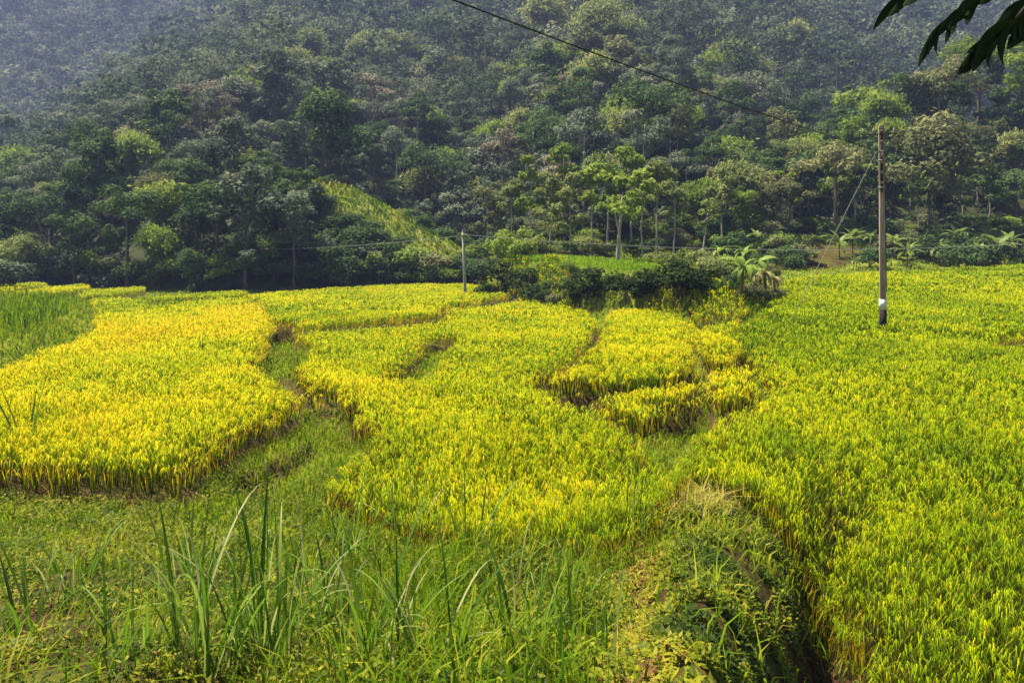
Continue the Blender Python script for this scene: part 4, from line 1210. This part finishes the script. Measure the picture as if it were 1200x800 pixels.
for px, py, hgt, n, lab in [
    (245, 792, 1.35, 22, 'tallest broad-bladed grass clump in the left foreground'), (305, 770, 1.25, 18, 'dark grass clump right of the tallest clump'),
    (318, 800, 1.0, 12, 'grass clump at the bottom edge between the two tallest clumps'), (225, 690, 1.0, 14, 'upright grass clump below the ragged corner of the golden paddy'),
    (85, 705, 0.9, 12, 'thin grass clump in the dark left foreground'), (30, 760, 0.9, 12, 'grass clump at the bottom left corner'), (140, 785, 0.75, 10, 'short grass clump near the bottom left'),
    (440, 790, 1.0, 14, 'arching grass clump right of the dark clump at the bottom edge'), (505, 800, 1.05, 14, 'grass clump at the bottom edge below the central paddy'),
    (470, 640, 0.85, 12, 'dark grass clump at the near left corner of the central paddy'), (415, 655, 0.9, 12, 'grass clump left of the dark one beside the central paddy'),
    (552, 655, 1.0, 10, 'slim upright grass clump in front of the central paddy'), (615, 770, 0.95, 13, 'green grass clump in the middle of the near bank'),
    (655, 735, 0.9, 12, 'grass clump just left of the leafy weed hollow'), (590, 700, 0.75, 10, 'short grass clump between the slim clump and the weed hollow'),
    (742, 640, 0.95, 16, 'dark grass clump at the right front corner of the central paddy'), (355, 690, 0.8, 10, 'pale arching grass clump in the middle of the left bank'),
    (690, 795, 0.8, 10, 'grass clump at the bottom edge beside the weed hollow'), (975, 795, 0.45, 8, 'small grass tuft at the bottom edge of the weed hollow'), (380, 735, 0.85, 12, 'bright grass clump above the bottom arching clump'),
    (300, 640, 0.8, 12, 'grass clump on the grassy path mouth beside the golden paddy')]:
    grass_clump(px, py, hgt, n, lab)
# spiky dark plant standing in the golden paddy
x, y = field_pt(31, 522, 0.45)
e = link('spiky_plant', None, None, (x, y, gz(x, y)))
tag(e, 'dark spiky plant with stiff blades at the left edge of the golden paddy', 'plant')
for i_, (az, tl, L) in enumerate([(0.2, 0.05, 1.9), (2.9, 0.42, 1.75), (0.5, 0.38, 1.6), (3.4, 0.12, 1.5), (1.8, 0.2, 1.3), (-0.6, 0.3, 1.2)]):
    o = link('leaf', BLADES[0], e, (0, 0, 0), (0, tl, az), (L * 1.12, 2.6, L * 1.12))
    o.data = BLADES[0]

# tall grass bank at the left
acc = Acc()
n = 16000
xs_ = [p[0] for p in LEFTBANK]; ys_ = [p[1] for p in LEFTBANK]
x, y = scatter(min(xs_), max(xs_), min(ys_), max(ys_), n)
m = in_poly(x, y, LEFTBANK); x, y = x[m], y[m]
tall = sstep(0.6, 2.5, line_dist(x, y, LEFTBANK, True))
acc.add(*grow_grass(x, y, 0.2, 0.5, 0.02, 0.52, 0.16))
m = rng.random(len(x)) < 0.8 * tall
hx = 0.75 + 0.6 * (0.5 + 0.5 * vnoise(x / 2.2, y / 2.2, 91))
for lo_, hi_ in ((0.0, 0.45), (0.45, 1.0)):
    mm = m & (rng.random(len(x)) < 0.6)
    acc.add(*grow_grass(x[mm], y[mm], 0.45 + lo_ * 0.4, 0.7 + hi_ * 0.5, 0.022, 0.42, 0.15, lean=0.45))
tag(link('tall_grass', acc.mesh('tall_grass', M_GRASS)), 'tall reedy grass on the low bank at the left edge', 'tall grass', kind='stuff')
# rough grass on the mound sides, the knoll slope and the right terraces
acc = Acc()
x, y = scatter(-6, 20, 34, 78, 52000)
d = line_dist(x, y, MOUND, True); ins = in_poly(x, y, MOUND)
m = ((ins & ~in_poly(x, y, MTOP)) | (d < 0.8)) & (x / y < 0.40); x, y = x[m], y[m]
acc.add(*grow_grass(x, y, 0.2, 0.55, 0.028, 0.54 + 0.2 * vnoise(x / 2, y / 2, 95), 0.16))
x, y = scatter(-36, 2, 84, 112, 26000)
m = in_poly(x, y, KNOLL_GRASS); x, y = x[m], y[m]
acc.add(*grow_grass(x, y, 0.3, 0.9, 0.06, 0.56 + 0.25 * vnoise(x / 3, y / 3, 97), 0.12))
x, y = scatter(-3, 66, 64, 86, 22000)
m = is_hill(x, y) & ~in_poly(x, y, SOIL_CUT) & ~in_poly(x, y, RED_CUT); x, y = x[m], y[m]
m = fbm(x / 4, y / 1.5, 99) > -0.1; x, y = x[m], y[m]
acc.add(*grow_grass(x, y, 0.2, 0.6, 0.06, 0.55, 0.14))
tag(link('rough_grass', acc.mesh('rough_grass', M_GRASS)), 'rough yellow-green grass on the bank sides and bare slopes', 'grass', kind='stuff')

# ------------------------------------------------------------------ poles and wires
def box(c, d, taper=1.0):
    x, y, z = c; a, b, h = d[0] / 2, d[1] / 2, d[2]
    V = [(x - a, y - b, z), (x + a, y - b, z), (x + a, y + b, z), (x - a, y + b, z)]
    V += [(x - a * taper, y - b * taper, z + h), (x + a * taper, y - b * taper, z + h), (x + a * taper, y + b * taper, z + h), (x - a * taper, y + b * taper, z + h)]
    return V, [(0, 3, 2, 1), (4, 5, 6, 7), (0, 1, 5, 4), (1, 2, 6, 5), (2, 3, 7, 6), (3, 0, 4, 7)]
def boxes(name, L, mat, parent, bev=0.0):
    V, Fc = join_vf([box(*b) for b in L])
    o = link(name, mesh_np(name, V, Fc, None, mat), parent)
    if bev:
        md = o.modifiers.new('bevel', 'BEVEL'); md.width = bev; md.segments = 2
    return o
PX, PY = 15.05, 30.0
pole = link('utility_pole', None, None, (PX, PY, 0), (0, R(-0.45), R(-20)))
tag(pole, 'tall weathered concrete utility pole with white and black bands in the right field', 'utility pole')
boxes('shaft', [((0, 0, -0.5), (0.25, 0.25, 6.55), 0.80)], M_CONC, pole, 0.02)
for sx in (-1, 1):
    boxes('rail', [((sx * 0.073, 0, 6.05), (0.054, 0.2, 2.55), 0.9)], M_CONC, pole, 0.006)
boxes('web', [((0, 0.02, 6.05), (0.094, 0.06, 2.5))], M_SLOT, pole)
for i_ in range(6):
    boxes('batten', [((0, 0, 6.35 + i_ * 0.42), (0.094, 0.19, 0.13))], M_CONC, pole)
boxes('cap', [((0, 0, 8.60), (0.21, 0.21, 0.16), 0.8)], M_CONC, pole, 0.01)
boxes('white_band', [((0, 0, 1.28), (0.256, 0.256, 0.42), 0.97)], M_WHITE, pole)
boxes('black_band', [((0, 0, 0.30), (0.262, 0.262, 0.97), 0.97)], M_BLACK, pole)
boxes('clamp', [((0, 0, 7.66), (0.23, 0.24, 0.06)), ((0, 0, 7.30), (0.225, 0.235, 0.05)), ((0, 0, 6.2), (0.235, 0.235, 0.05))], M_STEEL, pole)
arm = boxes('crossarm', [((0, -0.13, 8.36), (1.5, 0.04, 0.035))], M_BLACK, pole)
for sx in (-0.68, -0.3, 0.45):
    V_, F_ = tube([(sx, -0.13, 8.42), (sx, -0.13, 8.47), (sx, -0.13, 8.56), (sx, -0.13, 8.60)], [0.02, 0.045, 0.04, 0.02], 8)
    link('insulator', mesh_np('insulator', V_, F_, None, M_STEEL, True), arm)
boxes('bracket', [((0.0, -0.17, 7.50), (0.05, 0.14, 0.05)), ((0.0, -0.25, 7.42), (0.04, 0.03, 0.22))], M_STEEL, pole)
boxes('bracket', [((0.16, 0, 7.20), (0.14, 0.05, 0.05))], M_STEEL, pole)
V_, F_ = tube([(0.15, 0.05, 2.0), (0.13, 0.05, 5.0), (0.13, 0.05, 7.5)], [0.014, 0.014, 0.014], 5)
link('ground_wire', mesh_np('ground_wire', V_, F_, None, M_CABLE, True), pole)
FPX, FPY = field_pt(545.5, 344, 0.85)
fz = gz(FPX, FPY); ftop = CAMZ - (272 - YH) / F * FPY
fp = link('utility_pole', None, None, (FPX, FPY, fz), (0, R(-2.2), 0))
tag(fp, 'thin pale utility pole in the far yellow-green paddy below the knoll', 'utility pole')
hh = ftop - fz
V_, F_ = tube([(0, 0, -0.4), (0, 0, hh * 0.5), (0, 0, hh)], [0.15, 0.125, 0.10], 8)
link('shaft', mesh_np('shaft', V_, F_, None, M_PALE, True), fp)
boxes('crossarm', [((0, -0.14, hh - 0.35), (0.8, 0.07, 0.07))], M_BLACK, fp)
V_, F_ = tube([(0.0, 0, hh), (0, 0, hh + 0.12), (0, 0, hh + 0.2)], [0.05, 0.07, 0.03], 6)
link('insulator', mesh_np('insulator', V_, F_, None, M_STEEL, True), fp)

def wire(name, a, b, sag, r, mat, label, cat, group=None, n=24):
    a, b = Vector(a), Vector(b)
    pts = [a.lerp(b, i / n) - Vector((0, 0, sag * 4 * (i / n) * (1 - i / n))) for i in range(n + 1)]
    V, Fc = tube(pts, [r] * (n + 1), 6)
    return tag(link(name, mesh_np(name, V, Fc, None, mat, True)), label, cat, group)
def at(px, py, Y): return ((px - 600) / F * Y, Y, CAMZ - (py - YH) / F * Y)
pA = at(1031.5, 177, 29.85)
near = at(531, 0, 12.0)
d_ = Vector(near) - Vector(pA)
pB = Vector(pA) + d_ * 2.1; sg_ = 0.55; t0_ = 1 / 2.1
pB.z += sg_ * 4 * (1 - t0_)
wire('power_cable', pA, tuple(pB), sg_, 0.016, M_CABLE, 'thick black cable sweeping overhead from the tall pole', 'cable')
wire('power_cable', at(1040, 181, 30.1), at(1330, 300, 62), 0.35, 0.013, M_CABLE, 'black cable running on behind the tall pole to the right', 'cable')
wire('guy_wire', at(1027, 178, 29.9), (*field_pt(916, 391, 0.4)[:2], 0.2), 0.0, 0.011, M_STEEL, 'pale guy wire slanting left from the tall pole to the field', 'wire', 'guy wires of the tall pole', 4)
wire('guy_wire', at(1043, 180, 30.1), (*field_pt(1148, 330, 0.4)[:2], 0.2), 0.0, 0.011, M_STEEL, 'pale guy wire slanting right behind the tall pole', 'wire', 'guy wires of the tall pole', 4)
wire('overhead_wire', at(543, 275, FPY), at(1420, 268, 66), 1.6, 0.024, M_STEEL, 'light grey wire stretching right from the thin pale pole', 'wire', None, 40)
wire('overhead_wire', at(543, 276, FPY), at(300, 292, 88), 0.3, 0.018, M_STEEL, 'faint wire running left from the thin pale pole to the knoll', 'wire')

# ------------------------------------------------------------------ dark leafy branch hanging in at the top right
br = link('overhanging_branch', None, None, at(1260, -60, 2.6))
tag(br, 'dark backlit leafy branch hanging into the top right corner', 'branch')
org = Vector(br.location)
def rel(px, py, Y): return tuple(Vector(at(px, py, Y)) - org)
tw = [tube([rel(1330, -130, 2.7), rel(1262, -50, 2.6), rel(1200, 10, 2.5), rel(1165, 55, 2.45)], [0.012, 0.009, 0.006, 0.003], 6),
      tube([rel(1262, -50, 2.6), rel(1185, -25, 2.55), rel(1130, 12, 2.5), rel(1098, 36, 2.45)], [0.008, 0.006, 0.0045, 0.002], 6),
      tube([rel(1240, -60, 2.6), rel(1120, -50, 2.5), rel(1070, -14, 2.45)], [0.007, 0.005, 0.002], 6)]
V_, F_ = join_vf(tw)
link('twig', mesh_np('twig', V_, F_, None, M_TWIG, True), br)
def hang_leaf(a, b, wpx, Ya, Yb=None):
    """a lance-shaped leaf from its stalk point to its tip"""
    A = Vector(at(a[0], a[1], Ya)); B = Vector(at(b[0], b[1], Yb or Ya - 0.06))
    u = B - A; L = u.length; u.normalize()
    side = u.cross(Vector((rng.normal(0, 0.25), 1, rng.normal(0, 0.25)))).normalized(); nrm = side.cross(u).normalized()
    W = 0.72 * wpx / F * Ya / 2; V = []; T = []
    for i in range(8):
        t = i / 7
        wv = W * (math.sin(math.pi * min(1, t * 0.93 + 0.07) ** 0.8) ** 0.8 if 0 < i < 7 else 0.05)
        c = A + u * (L * t) + nrm * (0.10 * L * math.sin(math.pi * t))
        V += [tuple(c + side * wv + nrm * wv * 0.3 - org), tuple(c - org), tuple(c - side * wv + nrm * wv * 0.3 - org)]; T += [0.3, 0.6, 0.3]
    Fc = []
    for i in range(7):
        q = i * 3; Fc += [(q, q + 3, q + 4, q + 1), (q + 1, q + 4, q + 5, q + 2)]
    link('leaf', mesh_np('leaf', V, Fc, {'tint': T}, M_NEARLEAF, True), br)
for a, b, w_, Ya in [
    ((1070, -16), (1023, 36), 16, 2.45), ((1068, -16), (1052, 17), 12, 2.45), ((1085, -25), (1058, 8), 18, 2.45),
    ((1150, 0), (1104, 34), 20, 2.5), ((1138, 6), (1098, 44), 16, 2.48), ((1120, 18), (1085, 52), 14, 2.46), ((1104, 30), (1076, 78), 13, 2.44), ((1102, 28), (1098, 64), 9, 2.45), ((1122, 14), (1116, 41), 10, 2.47), ((1128, 8), (1108, 52), 11, 2.46), ((1112, 22), (1088, 66), 10, 2.45), ((1145, -4), (1132, 30), 12, 2.5), ((1210, 14), (1206, 60), 16, 2.5), ((1178, 34), (1133, 62), 20, 2.47), ((1168, 48), (1160, 82), 12, 2.44), ((1205, -2), (1170, 40), 26, 2.52), ((1078, -20), (1040, 20), 14, 2.45), ((1160, -8), (1122, 14), 20, 2.5), ((1178, -20), (1148, 6), 14, 2.52),
    ((1205, 4), (1160, 52), 30, 2.5), ((1192, 22), (1142, 70), 26, 2.46), ((1172, 44), (1122, 88), 24, 2.44), ((1184, 26), (1176, 77), 16, 2.46), ((1200, 10), (1190, 50), 20, 2.5), ((1222, -4), (1196, 46), 24, 2.52), ((1160, 55), (1140, 84), 18, 2.43), ((1215, 30), (1180, 58), 22, 2.5)]:
    hang_leaf(a, b, w_, Ya)

# unseen leaves of this branch, added out of view to shade the visible ones
for i_ in range(120):
    q = org + Vector((rng.uniform(-0.75, 0.9), rng.uniform(-0.1, 0.95), rng.uniform(0.12, 0.75) + 0.1))
    if YH - F * (q.z - CAMZ) / q.y > -30: continue
    d_ = Vector((rng.normal(-0.4, 0.4), rng.normal(0, 0.4), -0.5)).normalized() * rng.uniform(0.14, 0.24)
    A_ = q; B_ = q + d_
    pa = (600 + F * A_.x / A_.y, YH - F * (A_.z - CAMZ) / A_.y); pb = (600 + F * B_.x / B_.y, YH - F * (B_.z - CAMZ) / B_.y)
    if pb[1] > -12: continue
    hang_leaf(pa, pb, 26, A_.y, B_.y)

# ------------------------------------------------------------------ air
me = bpy.data.meshes.new('haze')
b0, b1 = (-700, -90, -14), (700, 900, 450)
V = [(x, y, z) for x in (b0[0], b1[0]) for y in (b0[1], b1[1]) for z in (b0[2], b1[2])]
me.from_pydata(V, [], [(0, 1, 3, 2), (4, 6, 7, 5), (0, 4, 5, 1), (2, 3, 7, 6), (0, 2, 6, 4), (1, 5, 7, 3)])
m, t = new_mat('haze')
pv = t.nodes.new('ShaderNodeVolumePrincipled')
pv.inputs['Color'].default_value = (0.46, 0.55, 1.0, 1)
pv.inputs['Density'].default_value = 0.00038
pv.inputs['Anisotropy'].default_value = 0.0
o_ = t.nodes.new('ShaderNodeOutputMaterial'); t.links.new(pv.outputs[0], o_.inputs['Volume'])
me.materials.append(m)
tag(link('haze', me), 'thin blue haze in the valley air', 'haze', kind='stuff')
